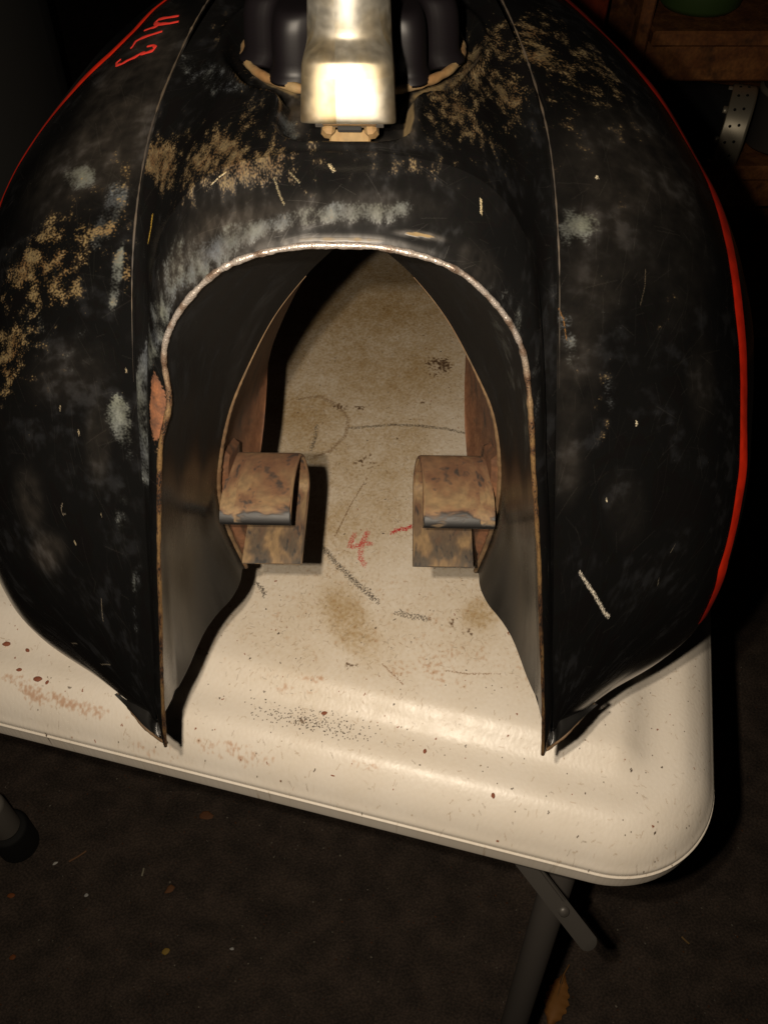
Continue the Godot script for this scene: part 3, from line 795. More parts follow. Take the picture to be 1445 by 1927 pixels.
func table_skin(w: int, h: int) -> Image:
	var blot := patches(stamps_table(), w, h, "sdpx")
	var nA := noise(w, h, 0.14, 4, 31)
	var nB := noise(w, h, 0.008, 5, 32)
	var nD := noise(w, h, 0.035, 3, 33)
	var out := PackedByteArray()
	out.resize(w * h * 4)
	for i in w * h:
		var k := i * 4
		var na := nA[i] / 255.0
		var nb := nB[i] / 255.0
		var nd := nD[i] / 255.0
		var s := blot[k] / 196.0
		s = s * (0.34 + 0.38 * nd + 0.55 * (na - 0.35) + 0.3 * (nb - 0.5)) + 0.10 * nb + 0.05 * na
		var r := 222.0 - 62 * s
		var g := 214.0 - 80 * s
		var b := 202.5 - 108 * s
		var d := blot[k + 1] / 196.0
		if d > 0.02:
			var t := clampf((d * 0.75 + (na - 0.5) * 1.5 + (nd - 0.5) * 1.1 - 0.40) * 2.4, 0, 1) * 0.8
			r = lerpf(r, 66, t)
			g = lerpf(g, 46, t)
			b = lerpf(b, 30, t)
		var p := blot[k + 2] / 196.0
		if p > 0.02:
			var t := clampf((p * 0.9 + (na - 0.5) * 1.1 + (nd - 0.5) * 0.7 - 0.42) * 2.0, 0, 1) * 0.5
			r = lerpf(r, 160, t)
			g = lerpf(g, 108, t)
			b = lerpf(b, 74, t)
		if nA[i] > 229 and nd > 0.5:
			var t := clampf((nA[i] - 229) / 12.0, 0, 0.75)
			r = lerpf(r, 90, t)
			g = lerpf(g, 68, t)
			b = lerpf(b, 44, t)
		out[k] = int(clampf(r, 0, 255))
		out[k + 1] = int(clampf(g, 0, 255))
		out[k + 2] = int(clampf(b, 0, 255))
		out[k + 3] = int(clampf(100 + 60 * s + 30 * (nd - 0.5), 0, 255))
	var im := Image.create_from_data(w, h, false, Image.FORMAT_RGBA8, out)
	# countless hair-fine scuffs filled with dirt
	var rn := RandomNumberGenerator.new()
	rn.seed = 8
	for n in 90000:
		var x := rn.randf() * w
		var y := rn.randf() * h
		if rn.randf() > 0.02 + 1.6 * nB[int(y) * w + int(x)] / 255.0 * (0.10 + blot[(int(y) * w + int(x)) * 4] / 140.0):
			continue
		var an := rn.randf() * TAU
		var bend := rn.randf_range(-0.12, 0.12)
		var al := rn.randf_range(0.04, 0.26)
		var col := Color8(104, 70, 36) if rn.randf() < 0.7 else Color8(70, 55, 40)
		for q in rn.randi_range(2, 7):
			x += cos(an)
			y += sin(an)
			an += bend
			if x < 0 or y < 0 or x >= w or y >= h:
				break
			var o := im.get_pixel(int(x), int(y))
			var e := o.lerp(col, al)
			e.a = o.a
			im.set_pixel(int(x), int(y), e)
	for n in 1700:   # specks of grit
		var x := rn.randi_range(2, w - 4)
		var y := rn.randi_range(2, h - 4)
		var c := Color8(40, 28, 18) if rn.randf() < 0.7 else Color8(110, 52, 30)
		var r := rn.randf()
		for q in (1 if r < 0.75 else 3 if r < 0.95 else 6):
			im.set_pixel(x, y, Color(c.r, c.g, c.b, 0.6))
			x = clampi(x + rn.randi_range(-1, 1), 0, w - 1)
			y = clampi(y + rn.randi_range(-1, 1), 0, h - 1)
	# soot-like specks strewn in the groove
	for n in 260:
		var c := Vector2(rn.randfn(0.226, 0.017), rn.randfn(0.036, 0.0034))
		var x := clampi(int(c.x / 0.8 * w), 0, w - 1)
		var y := clampi(int(c.y / 0.58 * h), 0, h - 1)
		im.set_pixel(x, y, Color(0.13, 0.10, 0.08, 0.6))
	# pencil arcs and red crayon figures on the table
	var lead := Color(0.2, 0.18, 0.16, 0.62)
	stroke(im, MARK_ARC_LOW, 8.0, lead, 0.26)
	stroke(im, MARK_ARC_LOW_END, 9.0, lead, 0.20)
	stroke(im, MARK_ARC_TOP, 5.0, Color(0.26, 0.23, 0.19, 0.5), 0.36)
	stroke(im, MARK_ARC_LEFT, 6.0, lead, 0.22)
	stroke(im, MARK_ARC_SIDE, 6.0, lead, 0.3)
	var crayon := Color(0.72, 0.20, 0.18, 0.5)
	stroke(im, MARK_FOUR_A, 7.0, crayon, 0.34)
	stroke(im, MARK_FOUR_B, 8.0, crayon, 0.36)
	stroke(im, MARK_SEVEN, 6.0, Color(0.70, 0.13, 0.13, 0.75), 0.45)
	stroke(im, MARK_RING, 6.0, Color(0.30, 0.19, 0.09, 0.35), 0.30)
	stroke(im, MARK_SCR1, 1.5, Color(0.35, 0.24, 0.14, 0.5), 0.6)
	stroke(im, MARK_SCR2, 1.5, Color(0.45, 0.32, 0.22, 0.5), 0.5)
	stroke(im, MARK_SCR3, 1.5, Color(0.45, 0.30, 0.2, 0.5), 0.6)
	return im

# rusty steel: three tones and dark smears
func rusty(w: int, h: int, sd: int, c1: Color, c2: Color, c3: Color) -> Image:
	var nA := noise(w, h, 0.09, 3, sd)
	var nB := noise(w, h, 0.016, 4, sd + 1)
	var nC := noise(w, h, 0.014, 5, sd + 2)
	var out := PackedByteArray()
	out.resize(w * h * 4)
	for i in w * h:
		var c := c1.lerp(c2, clampf(nB[i] / 255.0 * 2.2 - 0.6, 0, 1))
		c = c.lerp(c3, clampf(nC[i] / 255.0 * 3.0 - 1.75, 0, 1) * 0.8)
		var v := 0.86 + 0.26 * nA[i] / 255.0
		out[i * 4] = int(clampf(c.r * v, 0, 1) * 255)
		out[i * 4 + 1] = int(clampf(c.g * v, 0, 1) * 255)
		out[i * 4 + 2] = int(clampf(c.b * v, 0, 1) * 255)
		out[i * 4 + 3] = int(150 + 70 * nA[i] / 255.0)
	return Image.create_from_data(w, h, false, Image.FORMAT_RGBA8, out)

# the raw sheet edge along the lip: bright worn metal over the arch, tan rust and black chips down the legs
func edge_skin(w: int, h: int) -> Image:
	var n1 := noise(w, h, 0.22, 3, 71)
	var n2 := noise(w, h, 0.022, 4, 72)
	var im := Image.create(w, h, false, Image.FORMAT_RGBA8)
	for y in h:
		var a := absf(2.0 * y / h - 1.0)
		var leg := smoothstep(0.42, 0.62, a)
		for x in w:
			var v := n1[y * w + x] / 255.0
			var u := n2[y * w + x] / 255.0
			var c := Color(.52, .49, .465).lerp(Color(.36, .30, .255), clampf(u * 2.6 - 1.2, 0, 1))
			c = c.lerp(Color(.42, .325, .20).lerp(Color(.33, .215, .13), clampf(u * 2.4 - 0.8, 0, 1)), leg)
			c = c.lerp(Color(.07, .06, .055), clampf((v + u * 0.6 - lerpf(1.16, 0.84, leg)) * 6.0, 0, 1) * 0.9)
			c *= 0.75 + 0.5 * v
			c.a = lerpf(0.36, 0.62, leg)
			im.set_pixel(x, y, c)
	return im

# a folded cup of rusty sheet: tan rust, black paint left along its front lip, blue-grey rubbed lower leaf
func cup_skin(w: int, h: int, sd: int) -> Image:
	var n1 := noise(w, h, 0.07, 4, sd)
	var n2 := noise(w, h, 0.018, 4, sd + 1)
	var out := Image.create(w, h, false, Image.FORMAT_RGBA8)
	for y in h:
		var f := y / float(h)
		for x in w:
			var v := n1[y * w + x] / 255.0
			var u := n2[y * w + x] / 255.0
			var c := Color(.42, .34, .235).lerp(Color(.36, .25, .165), clampf(u * 2.4 - 0.7, 0, 1))
			c = c.lerp(Color(.31, .205, .14), smoothstep(.52, .60, f) * (1.0 - smoothstep(.62, .75, f)) * 0.6)
			var dark := smoothstep(.865, .93, f + (u - .5) * .22)
			c = c.lerp(Color(.045, .045, .048), dark * .93)
			var low := 1.0 - smoothstep(.05, .34, f + (u - .5) * .3)
			c = c.lerp(Color(.225, .21, .18), low * clampf(u * 3.0 - .9, 0, 1) * .8)
			c = c.lerp(Color(.08, .08, .085), clampf((v * .6 + u * .7 - .80) * 5.0, 0, 1) * .7)
			c *= 0.84 + 0.3 * v
			c.a = lerpf(.75, .55, dark)
			out.set_pixel(x, y, c)
	return out

func boxmap(m: StandardMaterial3D, per_metre: float) -> StandardMaterial3D:
	m.uv1_triplanar = true
	m.uv1_world_triplanar = true
	m.uv1_scale = Vector3.ONE * per_metre
	return m

func floor_skin(w: int) -> Image:
	var nA := noise(w, w, 0.16, 2, 61)
	var nB := noise(w, w, 0.012, 5, 62)
	var out := PackedByteArray()
	out.resize(w * w * 4)
	for i in w * w:
		var v := 0.55 + 0.55 * nA[i] / 255.0 + 0.42 * (nB[i] / 255.0 - 0.5)
		out[i * 4] = int(clampf(87 * v, 0, 255))
		out[i * 4 + 1] = int(clampf(74 * v, 0, 255))
		out[i * 4 + 2] = int(clampf(64 * v, 0, 255))
		out[i * 4 + 3] = 235
	var im := Image.create_from_data(w, w, false, Image.FORMAT_RGBA8, out)
	var rn := RandomNumberGenerator.new()
	rn.seed = 77
	for n in 1500:
		var x := rn.randi_range(1, w - 4)
		var y := rn.randi_range(1, w - 4)
		var r := rn.randf()
		var c := Color(0.42, 0.36, 0.28, 0.9) if r < 0.5 else Color(0.42, 0.22, 0.10, 0.9) if r < 0.88 else Color(0.6, 0.58, 0.52, 0.9)
		c = c * rn.randf_range(0.75, 1.1)
		c.a = 0.9
		for q in rn.randi_range(1, 4):
			im.set_pixel(x, y, c)
			x = clampi(x + rn.randi_range(-1, 1), 0, w - 1)
			y = clampi(y + rn.randi_range(-1, 1), 0, w - 1)
	return im

func materials() -> void:
	var im := skin(1536, 1024, stamps_top(), 11, 1, 2, 0.8, 0.0)
	var pale := Color(0.55, 0.50, 0.38, 0.9)
	stroke(im, CHIP_A, 4.0, Color(0.50, 0.40, 0.12, 0.9), 0.9, 0.6)
	stroke(im, CHIP_B, 2.5, Color(0.40, 0.36, 0.25, 0.7), 0.7, 0.6)
	stroke(im, CHIP_C, 4.0, pale, 0.8, 0.6)
	stroke(im, CHIP_D, 2.5, Color(0.40, 0.36, 0.25, 0.7), 0.6, 0.6)
	stroke(im, CHIP_E, 2.5, pale, 0.6, 0.6)
	stroke(im, CHIP_F, 5.0, pale, 0.7, 0.6)
	M.top = textured(im, 0.02)
	im = skin(1280, 1024, stamps_left(), 21, 2, 2, 0.95)
	for q in [BUBBLE_A, BUBBLE_B, BUBBLE_C, BUBBLE_D]:
		stroke(im, q, 1.6, Color(.38, .35, .30, .8), 0.8)
	for q in [FLECK_A, FLECK_B, FLECK_C, FLECK_D, FLECK_E]:
		stroke(im, q, 4.0, Color(.46, .42, .34, .9), 0.8)
	M.left = textured(im, 0.02)
	im = skin(1280, 1024, stamps_right(), 41, 2, 2, 0.9)
	stroke(im, SCRATCH_R1, 4.0, Color(0.75, 0.72, 0.66, 0.9), 0.5, 0.5)
	stroke(im, SCRATCH_R2, 1.5, Color(0.35, 0.31, 0.25, 0.6), 0.8)
	stroke(im, SCRATCH_R3, 2.0, Color(0.40, 0.28, 0.15, 0.7), 0.8)
	stroke(im, SCRATCH_R4, 1.4, Color(.40, .37, .31, .7), 0.8)
	stroke(im, SCRATCH_R5, 1.4, Color(.40, .37, .31, .7), 0.8)
	for q in [SPOT_A, SPOT_B, SPOT_C, SPOT_D]:
		stroke(im, q, 5.0, Color(.72, .68, .58, .95), 0.9)
	M.right = textured(im, 0.02)
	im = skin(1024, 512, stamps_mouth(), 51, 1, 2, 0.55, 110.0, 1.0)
	for y in 512:   # the lower walls were spared the dust and kept their gloss
		for x in 1024:
			var g := smoothstep(0.66, 0.76, absf(x / 512.0 - 1.0) + 0.02 * sin(y * 0.03))
			if g > 0.0:
				var c := im.get_pixel(x, y)
				c.a = lerpf(c.a, c.a * 0.42, g)
				im.set_pixel(x, y, c)
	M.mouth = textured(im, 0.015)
	M.mouth.metallic_specular = 0.3
	M.paint = mat(Color(.010, .0095, .009), .28)
	M.edge = textured(edge_skin(40, 1900), 0.05)
	M.edge.metallic = 0.45
	M.red = boxmap(textured(rusty(256, 256, 131, Color(.93, .20, .07), Color(.86, .15, .05), Color(.40, .07, .04)), 0.0), 7.0)
	M.red.roughness = 0.5
	M.crease = boxmap(textured(rusty(256, 256, 75, Color(.27, .225, .165), Color(.15, .125, .10), Color(.06, .055, .05)), 0.0), 14.0)  # worn tan with the seam highlight painted in
	M.pen = mat(Color(.52, .03, .02), .5)
	M.rust = boxmap(textured(rusty(512, 512, 81, Color(.44, .30, .20), Color(.37, .24, .155), Color(.19, .155, .13)), 0.04), 9.0)
	M.cup = textured(cup_skin(192, 320, 91), 0.04)
	M.cup_right = textured(cup_skin(192, 320, 191), 0.04)
	M.weld = boxmap(textured(rusty(256, 256, 95, Color(.40, .32, .22), Color(.33, .24, .15), Color(.16, .13, .1)), 0.06), 14.0)
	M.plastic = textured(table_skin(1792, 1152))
	var pebble := Image.create_from_data(1792, 1152, false, Image.FORMAT_L8, noise(1792, 1152, 0.17, 3, 99))
	M.plastic.heightmap_enabled = true
	M.plastic.heightmap_texture = ImageTexture.create_from_image(pebble)
	M.plastic.heightmap_scale = 0.010
	M.floor = textured(floor_skin(1024), 0.08)
	M.floor.uv1_scale = Vector3(28, 28, 1)
	M.alu = boxmap(textured(rusty(256, 256, 101, Color(.53, .52, .49), Color(.48, .43, .33), Color(.40, .32, .20)), 0.01), 12.0)
	M.alu.metallic = 0.8
	M.alu.roughness = 0.72
	M.dirt = boxmap(textured(rusty(256, 256, 111, Color(.45, .375, .25), Color(.40, .29, .16), Color(.2, .16, .12)), 0.08), 16.0)
	M.cap = mat(Color(.0034, .0026, .0032), .45)
	M.cap.metallic_specular = 0.3
	M.leg = mat(Color(.085, .076, .068), .45)
	M.steel = mat(Color(.075, .068, .060), .45, .3)
	M.grey = mat(Color(.24, .22, .19), .5)
	M.rubber = mat(Color(.010, .010, .009), .8)
	M.wood = boxmap(textured(rusty(512, 512, 121, Color(.60, .39, .21), Color(.48, .29, .15), Color(.28, .17, .09)), 0.05), 3.0)
	M.redwood = boxmap(textured(rusty(256, 256, 125, Color(.66, .26, .10), Color(.55, .19, .07), Color(.30, .11, .05)), 0.05), 4.0)
	M.green = mat(Color(.16, .34, .04), .4)
	M.darkgreen = mat(Color(.05, .10, .025), .5)
	M.drum = mat(Color(.42, .38, .29), .42, .6)
	M.hole = mat(Color(.006, .006, .006), .9)
	M.flake_red = mat(Color(.22, .07, .035), .8)
	M.grit = StandardMaterial3D.new()
	M.grit.vertex_color_use_as_albedo = true
	M.grit.roughness = 0.8

func ground() -> void:
	solo("floor", grid(40, 40, func(i: int, j: int): return Vector3(-10 + .5 * i, FLOOR_Y, -14 + .4 * j), null, true), M.floor, "", "", "", "structure")

func top_place(s: float, r: float) -> Vector2:
	var L := lip(s)
	var F := side_of(crom(SHO, absf(s)), s)
	var O := side_of(crom(OUT, absf(s)), s)
	var q := pow(maxf(r - SB, 0.0) / (1 - SB), 1.7)
	var d := (L - F).length() * 1.1 * minf(r / SB, 1.0) + (O - F).length() * q
	return Vector2(0.5 + 0.5 * s, d / 0.16 if d < 0.14 else 0.875 + 0.125 * (d - 0.14) / 0.25)

func side_place(w: float, t: float) -> Vector2:
	return Vector2(w, t * 1.7 if t < 0.5 else 0.85 + 0.3 * (t - 0.5))

# a painted line on a side panel, through places given as (along, down)
func ribbon(pts: Array, s: float, wide: float, lift: float, steps := 6, taper := false, wide_end := -1.0) -> ArrayMesh:
	var fine := []
	for k in pts.size() - 1:
		for q in steps:
			fine.append(pts[k].lerp(pts[k + 1], q / float(steps)))
	fine.append(pts[-1])
	var n: int = fine.size()
	var P := []
	var N := []
	for p in fine:
		var a := side_at(p.x, p.y, s)
		var nn := (side_at(p.x + .004, p.y, s) - side_at(p.x - .004, p.y, s)).cross(side_at(p.x, p.y + .004, s) - side_at(p.x, p.y - .004, s)).normalized()
		if nn.dot(Vector3(s, .6, .4)) < 0:
			nn = -nn
		P.append(a)
		N.append(nn)
	return grid(n - 1, 4, func(i: int, j: int):
		var along: Vector3 = (P[mini(i + 1, n - 1)] - P[maxi(i - 1, 0)]).normalized()
		var across: Vector3 = N[i].cross(along).normalized()
		var k := wide if wide_end < 0 else lerpf(wide, wide_end, i / float(n - 1))
		if taper:
			k *= 0.45 + 0.75 * pow(sin(PI * clampf(i / float(n - 1), 0.04, 0.96)), 0.5) * (0.8 + 0.3 * sin(i * 0.9))
		return P[i] + across * k * (j / 4.0 - 0.5) + N[i] * (lift if j > 0 and j < 4 else lift * 0.3), null, s < 0)

func tank() -> void:
	var t := thing("fuel_tank", "worn black motorcycle fuel tank with red pinstripes, lying on the white folding table", "fuel tank")
	t.rotation.y = -0.023
	t.position.x = -.0009
	var nu := 320
	var nv := 160
	part("top_panel", grid(nu, nv, func(i: int, j: int): return top_at(-1.0 + 2.0 * i / nu, float(j) / nv), func(i: int, j: int): return top_place(-1.0 + 2.0 * i / nu, float(j) / nv)), M.top, t)
	for s: float in [-1.0, 1.0]:
		var sp := part("side_panel", grid(120, 120, func(i: int, j: int): return side_at(pow(float(i) / 120, 1.15), float(j) / 120, s), func(i: int, j: int): return side_place(pow(float(i) / 120, 1.15), float(j) / 120), s > 0), M.right if s > 0 else M.left, t, "scratched right side panel" if s > 0 else "left side panel with red handwriting and rust specks")
		# folded weld flange under the front of the panel, down to the tip
		part("lower_flange", grid(24, 5, func(i: int, j: int):
			var f := i / 24.0
			var u := crom(FLANGE_TOP, f)
			var l := crom(FLANGE_LOW, f)
			return side_of(u.lerp(l, j / 5.0) + Vector3(.6, .2, .5) * .0016 * sin(PI * j / 5.0), s), null, s > 0), M.paint, t)
		part("flange_edge", tube(range(25).map(func(i: int): return side_of(crom(FLANGE_LOW, i / 24.0), s)), .0007, 6, .2), M.weld, t)
		part("pinstripe", ribbon(STRIPE if s > 0 else STRIPE_LEFT, s, 0.0085 if s > 0 else 0.0125, 0.00025, 8, false, 0.0165 if s > 0 else 0.0035), M.red, sp)
		part("panel_crease", tube(range(120).map(func(i: int): return side_at(.30 + .56 * i / 119.0, .003, s)), range(120).map(func(i: int): return .00046 * smoothstep(0.0, .25, i / 119.0) * clampf(.62 + .8 * lump.get_noise_1d(i * 14.0 + s * 300) + .4 * lump.get_noise_1d(i * 47.0), .0, 1.0) + .00002), 6, 0.0), M.crease, sp)  # worn edge, with the highlight along the seam put into its colour
		if s < 0:
			for w in [WRITE_H_ONE, WRITE_H_TWO, WRITE_SLASH, WRITE_THREE]:
				part("handwriting", ribbon(w, s, 0.0014, 0.0002, 5, true), M.pen, sp)
	part("lip_edge", tube(range(321).map(func(i: int): return lip(-1.0 + i / 160.0)), range(321).map(func(i: int): return lerpf(.00092, .00074, smoothstep(.45, .8, absf(i / 160.0 - 1.0))) * (1.0 + .28 * lump.get_noise_1d(i * 9.0) + .14 * lump.get_noise_1d(i * 31.0 + 500))), 8, 0.0), M.edge, t)
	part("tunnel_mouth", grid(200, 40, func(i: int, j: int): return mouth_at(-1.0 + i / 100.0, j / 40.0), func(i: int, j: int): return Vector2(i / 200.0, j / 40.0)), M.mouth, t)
	var wall := func(s: float, q: float, off: float):
		var p := arch(ARCH, s).lerp(arch(REAR, s), q)
		p.x -= off * signf(s)
		return p
	var tw := part("tunnel_wall", grid(160, 24, func(i: int, j: int): return wall.call(-1.0 + i / 80.0, j / 24.0, 0.0)), M.rust, t, "bare rusty inner wall of the tunnel")
	# the hidden rear of the tunnel and the underside close the shell
	part("tunnel_rear", grid(60, 12, func(i: int, j: int):
		var s := -1.0 + i / 30.0
		var b := arch(REAR, s)
		return b.lerp(Vector3(b.x * 1.35 + .012 * signf(s) * smoothstep(0.0, .2, absf(s)), b.y + .02, -.40), j / 12.0)), M.rust, t)
	for s: float in [-1.0, 1.0]:
		part("underside", grid(60, 8, func(i: int, j: int):
			var w := i / 60.0
			var o := side_at(w, 1.0, s)
			var q: Vector3
			if w < 0.3:
				q = mouth_at(s, w / 0.3)
			elif w < 0.55:
				q = wall.call(s, (w - 0.3) / 0.25, 0.0)
			else:
				var b := crom(REAR, 1.0)
				q = side_of(b.lerp(Vector3(b.x * 1.35 + .012, b.y + .02, -.40), (w - 0.55) / 0.45), s)
			return q.lerp(o, j / 8.0), null, s < 0), M.paint, t)
	part("tail_panel", grid(40, 10, func(i: int, j: int):
		var a := PI * i / 40.0
		var k := 1.0 - j / 10.0
		return Vector3(cos(a) * .068 * k, .12 + (.1 * sin(a)) * k - .04 * j / 10.0, -.42 - .012 * (1 - k))), M.paint, t)
	for s: float in [-1.0, 1.0]:
		part("weld_seam", tube(range(90).map(func(i: int): return wall.call(s * (0.30 + 0.70 * i / 89.0), 0.0, .0001)), range(90).map(func(i: int): return lerpf(.0001, .0012, smoothstep(.05, .65, i / 89.0)) * (1.0 + .3 * lump.get_noise_1d(i * 40.0 + s * 90))), 8, 0.0), M.weld, tw)
		# plate welded on the tunnel wall
		part("bracket_plate", grid(16, 16, func(i: int, j: int):
			var f := i / 16.0
			var g := j / 16.0
			var rim := 0.0 if i == 0 or j == 0 or i == 16 or j == 16 else 0.0026
			return wall.call(s * lerpf(0.985, 0.70 + 0.05 * g, f), lerpf(0.05, 0.40 - 0.12 * f, g), rim)), M.rust, t)
		mount_cup(t, s)
	# rust flakes and a knocked-in patch at the left of the lip are in the paint; filler cap and its latch
	cap(t)

func mount_cup(t: Node3D, s: float) -> void:
	var prof := [Vector2(-.0658, .0562), Vector2(-.075, .0570), Vector2(-.085, .0576), Vector2(-.098, .0582), Vector2(-.1060, .0592), Vector2(-.1092, .0630), Vector2(-.1100, .0700), Vector2(-.1094, .0774), Vector2(-.1068, .0806), Vector2(-.100, .0816), Vector2(-.090, .0815), Vector2(-.082, .0805), Vector2(-.0765, .0793), Vector2(-.0735, .0770), Vector2(-.0725, .0745)]
	var n := prof.size() * 3 - 3
	var at := func(f: float) -> Vector3:
		return crom(prof.map(func(p: Vector2): return Vector3(0, p.y, p.x)), f)
	var th := 0.0019
	var m := grid(12, n, func(i: int, j: int):
		var f := j / float(n)
		var c: Vector3 = at.call(f)
		var tan: Vector3 = (at.call(minf(f + .01, 1.0)) - at.call(maxf(f - .01, 0.0))).normalized()
		var nn := Vector3(0, -tan.z, tan.y)
		var x0 := lerpf(.0495, .0570, smoothstep(.3, .8, f))
		var x1 := lerpf(.0236, .0272, smoothstep(0.35, 0.75, f))
		# closed section: four corners with small rounds
		var ring := [[x0, -1], [x0, 1], [lerpf(x1, x0, .5), 1], [x1 + .0012, 1], [x1 + .0003, .6], [x1, 0], [x1 + .0003, -.6], [x1 + .0012, -1], [lerpf(x1, x0, .5), -1], [lerpf(x1, x0, .8), -1], [x0, -1], [x0, -1], [x0, -1]]
		var e: Array = ring[i]
		var cl := 1.0 if j > 0 and j < n else 0.25
		return Vector3(s * e[0], 0, 0) + c + nn * th * 0.5 * e[1] * cl, func(i: int, j: int): return Vector2(i / 3.0 if i <= 3 else (1.0 - (i - 3) / 6.0), j / float(n)), s < 0)
	part("mount_cup", m, M.cup if s < 0 else M.cup_right, t, "rusty folded mounting cup on the left tunnel wall" if s < 0 else "rusty folded mounting cup on the right tunnel wall")

func cap(t: Node3D) -> void:
	var c := Vector3(0, .2325, -.140)
	var lobes := 10
	var prof := [Vector2(.0, .0), Vector2(1.0, .0), Vector2(1.01, .004), Vector2(.99, .012), Vector2(.965, .0155), Vector2(.92, .0178), Vector2(.84, .0188), Vector2(.6, .0192), Vector2(.0, .0196)]
	var fc := part("filler_cap", grid(160, 32, func(i: int, j: int):
		var an := TAU * i / 160.0 + 0.34
		var pr := crom(prof.map(func(q: Vector2): return Vector3(q.x, q.y, 0)), j / 32.0)
		var w := cos(an * lobes)
		var rad := .0318 + .0022 * (w if w > -0.25 else -0.25 + (w + 0.25) * 1.8)
		rad = lerpf(.030, rad, smoothstep(.55, .95, pr.x))
		return c + Vector3(sin(an) * rad * pr.x, pr.y, cos(an) * rad * pr.x), null, true), M.cap, t, "black scalloped fuel cap")
	var ring := []
	for k in 97:
		var an := TAU * k / 96.0
		ring.append(c + Vector3(sin(an) * .0345, .0006, cos(an) * .0345))
	part("dirt_ring", tube(ring, 0.0013, 8, 0.15), M.dirt, fc)
	# latch: a tapering aluminium hood, face by face from the lock down to its lower end
	var face := [Vector3(.0104, .2655, -.0800), Vector3(.0106, .2640, -.0795), Vector3(.0108, .2600, -.0788), Vector3(.0110, .2562, -.0782), Vector3(.0112, .2548, -.0768), Vector3(.0114, .2538, -.0748), Vector3(.0116, .2527, -.0730), Vector3(.01175, .2514, -.0722), Vector3(.0119, .2480, -.0709), Vector3(.0122, .2435, -.0692), Vector3(.01235, .2408, -.0684), Vector3(.0122, .2396, -.0685), Vector3(.0113, .2392, -.0694)]
	var sq := [2.0, 2.0, 2.0, 2.2, 2.6, 3.2, 4.0, 4.5, 5.0, 5.0, 5.0, 5.0, 4.5]
	var n := face.size() - 1
	var back := Vector3(0, -.36, -.93)
	var off := Vector3(.002, .0009, -.0008)
	var latch := part("latch", grid(48, n * 4 + 2, func(i: int, j: int):
		var jj := clampi(j - 1, 0, n * 4)
		var f := jj / float(n * 4)
		var p := crom(face, f)
		var e := lerpf(sq[mini(int(f * n), n)], sq[mini(int(f * n) + 1, n)], f * n - int(f * n))
		var an := -PI / 2 + PI * i / 48.0
		var depth := .013 if f < 0.35 else lerpf(.013, .010, (f - 0.35) / 0.65)
		var x := signf(sin(an)) * pow(absf(sin(an)), 2.0 / e) * p.x
		var d := depth * (1.0 - pow(absf(cos(an)), 2.0 / e))
		var o := Vector3(0, p.y, p.z) + back * d
		if j == 0 or j == n * 4 + 2:
			o = Vector3(0, p.y, p.z) + back * depth
			x *= 0.0
		o.x = x
		return o, null, true), M.alu, t, "dull silver latch hood in front of the cap")
	latch.position = off
	var axis := Vector3(0, .93, -.36).normalized()
	var bs := Basis(Vector3.RIGHT, axis, Vector3.RIGHT.cross(axis))
	var lock := lathe([Vector2(.0, .004), Vector2(.0062, .004), Vector2(.0068, .0012), Vector2(.0074, .0026), Vector2(.0088, .0028), Vector2(.0096, .0012), Vector2(.0098, -.004)], 40)
	var lo := part("lock_ring", lock, M.dirt, latch)
	lo.transform = Transform3D(bs, Vector3(0, .2655, -.0800) + back * .0108)
	var key := box(Vector3(.0012, .0006, .007), .0002)
	var ks := part("keyhole", key, M.hole, latch)
	ks.transform = Transform3D(bs, Vector3(0, .2655, -.0800) + back * .0108 + axis * .0042)
	# hinge yoke under the latch: a low block with a dark slot between two ears
	var st := SurfaceTool.new()
	st.begin(Mesh.PRIMITIVE_TRIANGLES)
	var at := func(x: float, y: float, z: float, tilt := 0.0): return Transform3D(Basis(Vector3.RIGHT, 0.65) * Basis(Vector3.BACK, tilt), Vector3(.002 + x, y, z))
	add_box(st, Vector3(.0156, .0030, .0050), .0009, at.call(0.0, .2375, -.0800))
	add_box(st, Vector3(.0034, .0044, .0040), .0010, at.call(-.0058, .2346, -.0795, -.25))
	add_box(st, Vector3(.0034, .0044, .0040), .0010, at.call(.0058, .2346, -.0795, .25))
	add_box(st, Vector3(.0110, .0014, .0040), .0005, at.call(0.0, .2326, -.0792))
	st.generate_normals()
	var yk := part("hinge_yoke", st.commit(), M.dirt, t)
	part("slot", box(Vector3(.0064, .0018, .0012), .0003, Transform3D(Basis(Vector3.RIGHT, 0.65), Vector3(.002, .2352, -.0782))), M.hole, yk)
	part("pin", tube([Vector3(-.0070, .2364, -.0790), Vector3(.0110, .2364, -.0790)], .0011, 10), M.steel, yk)

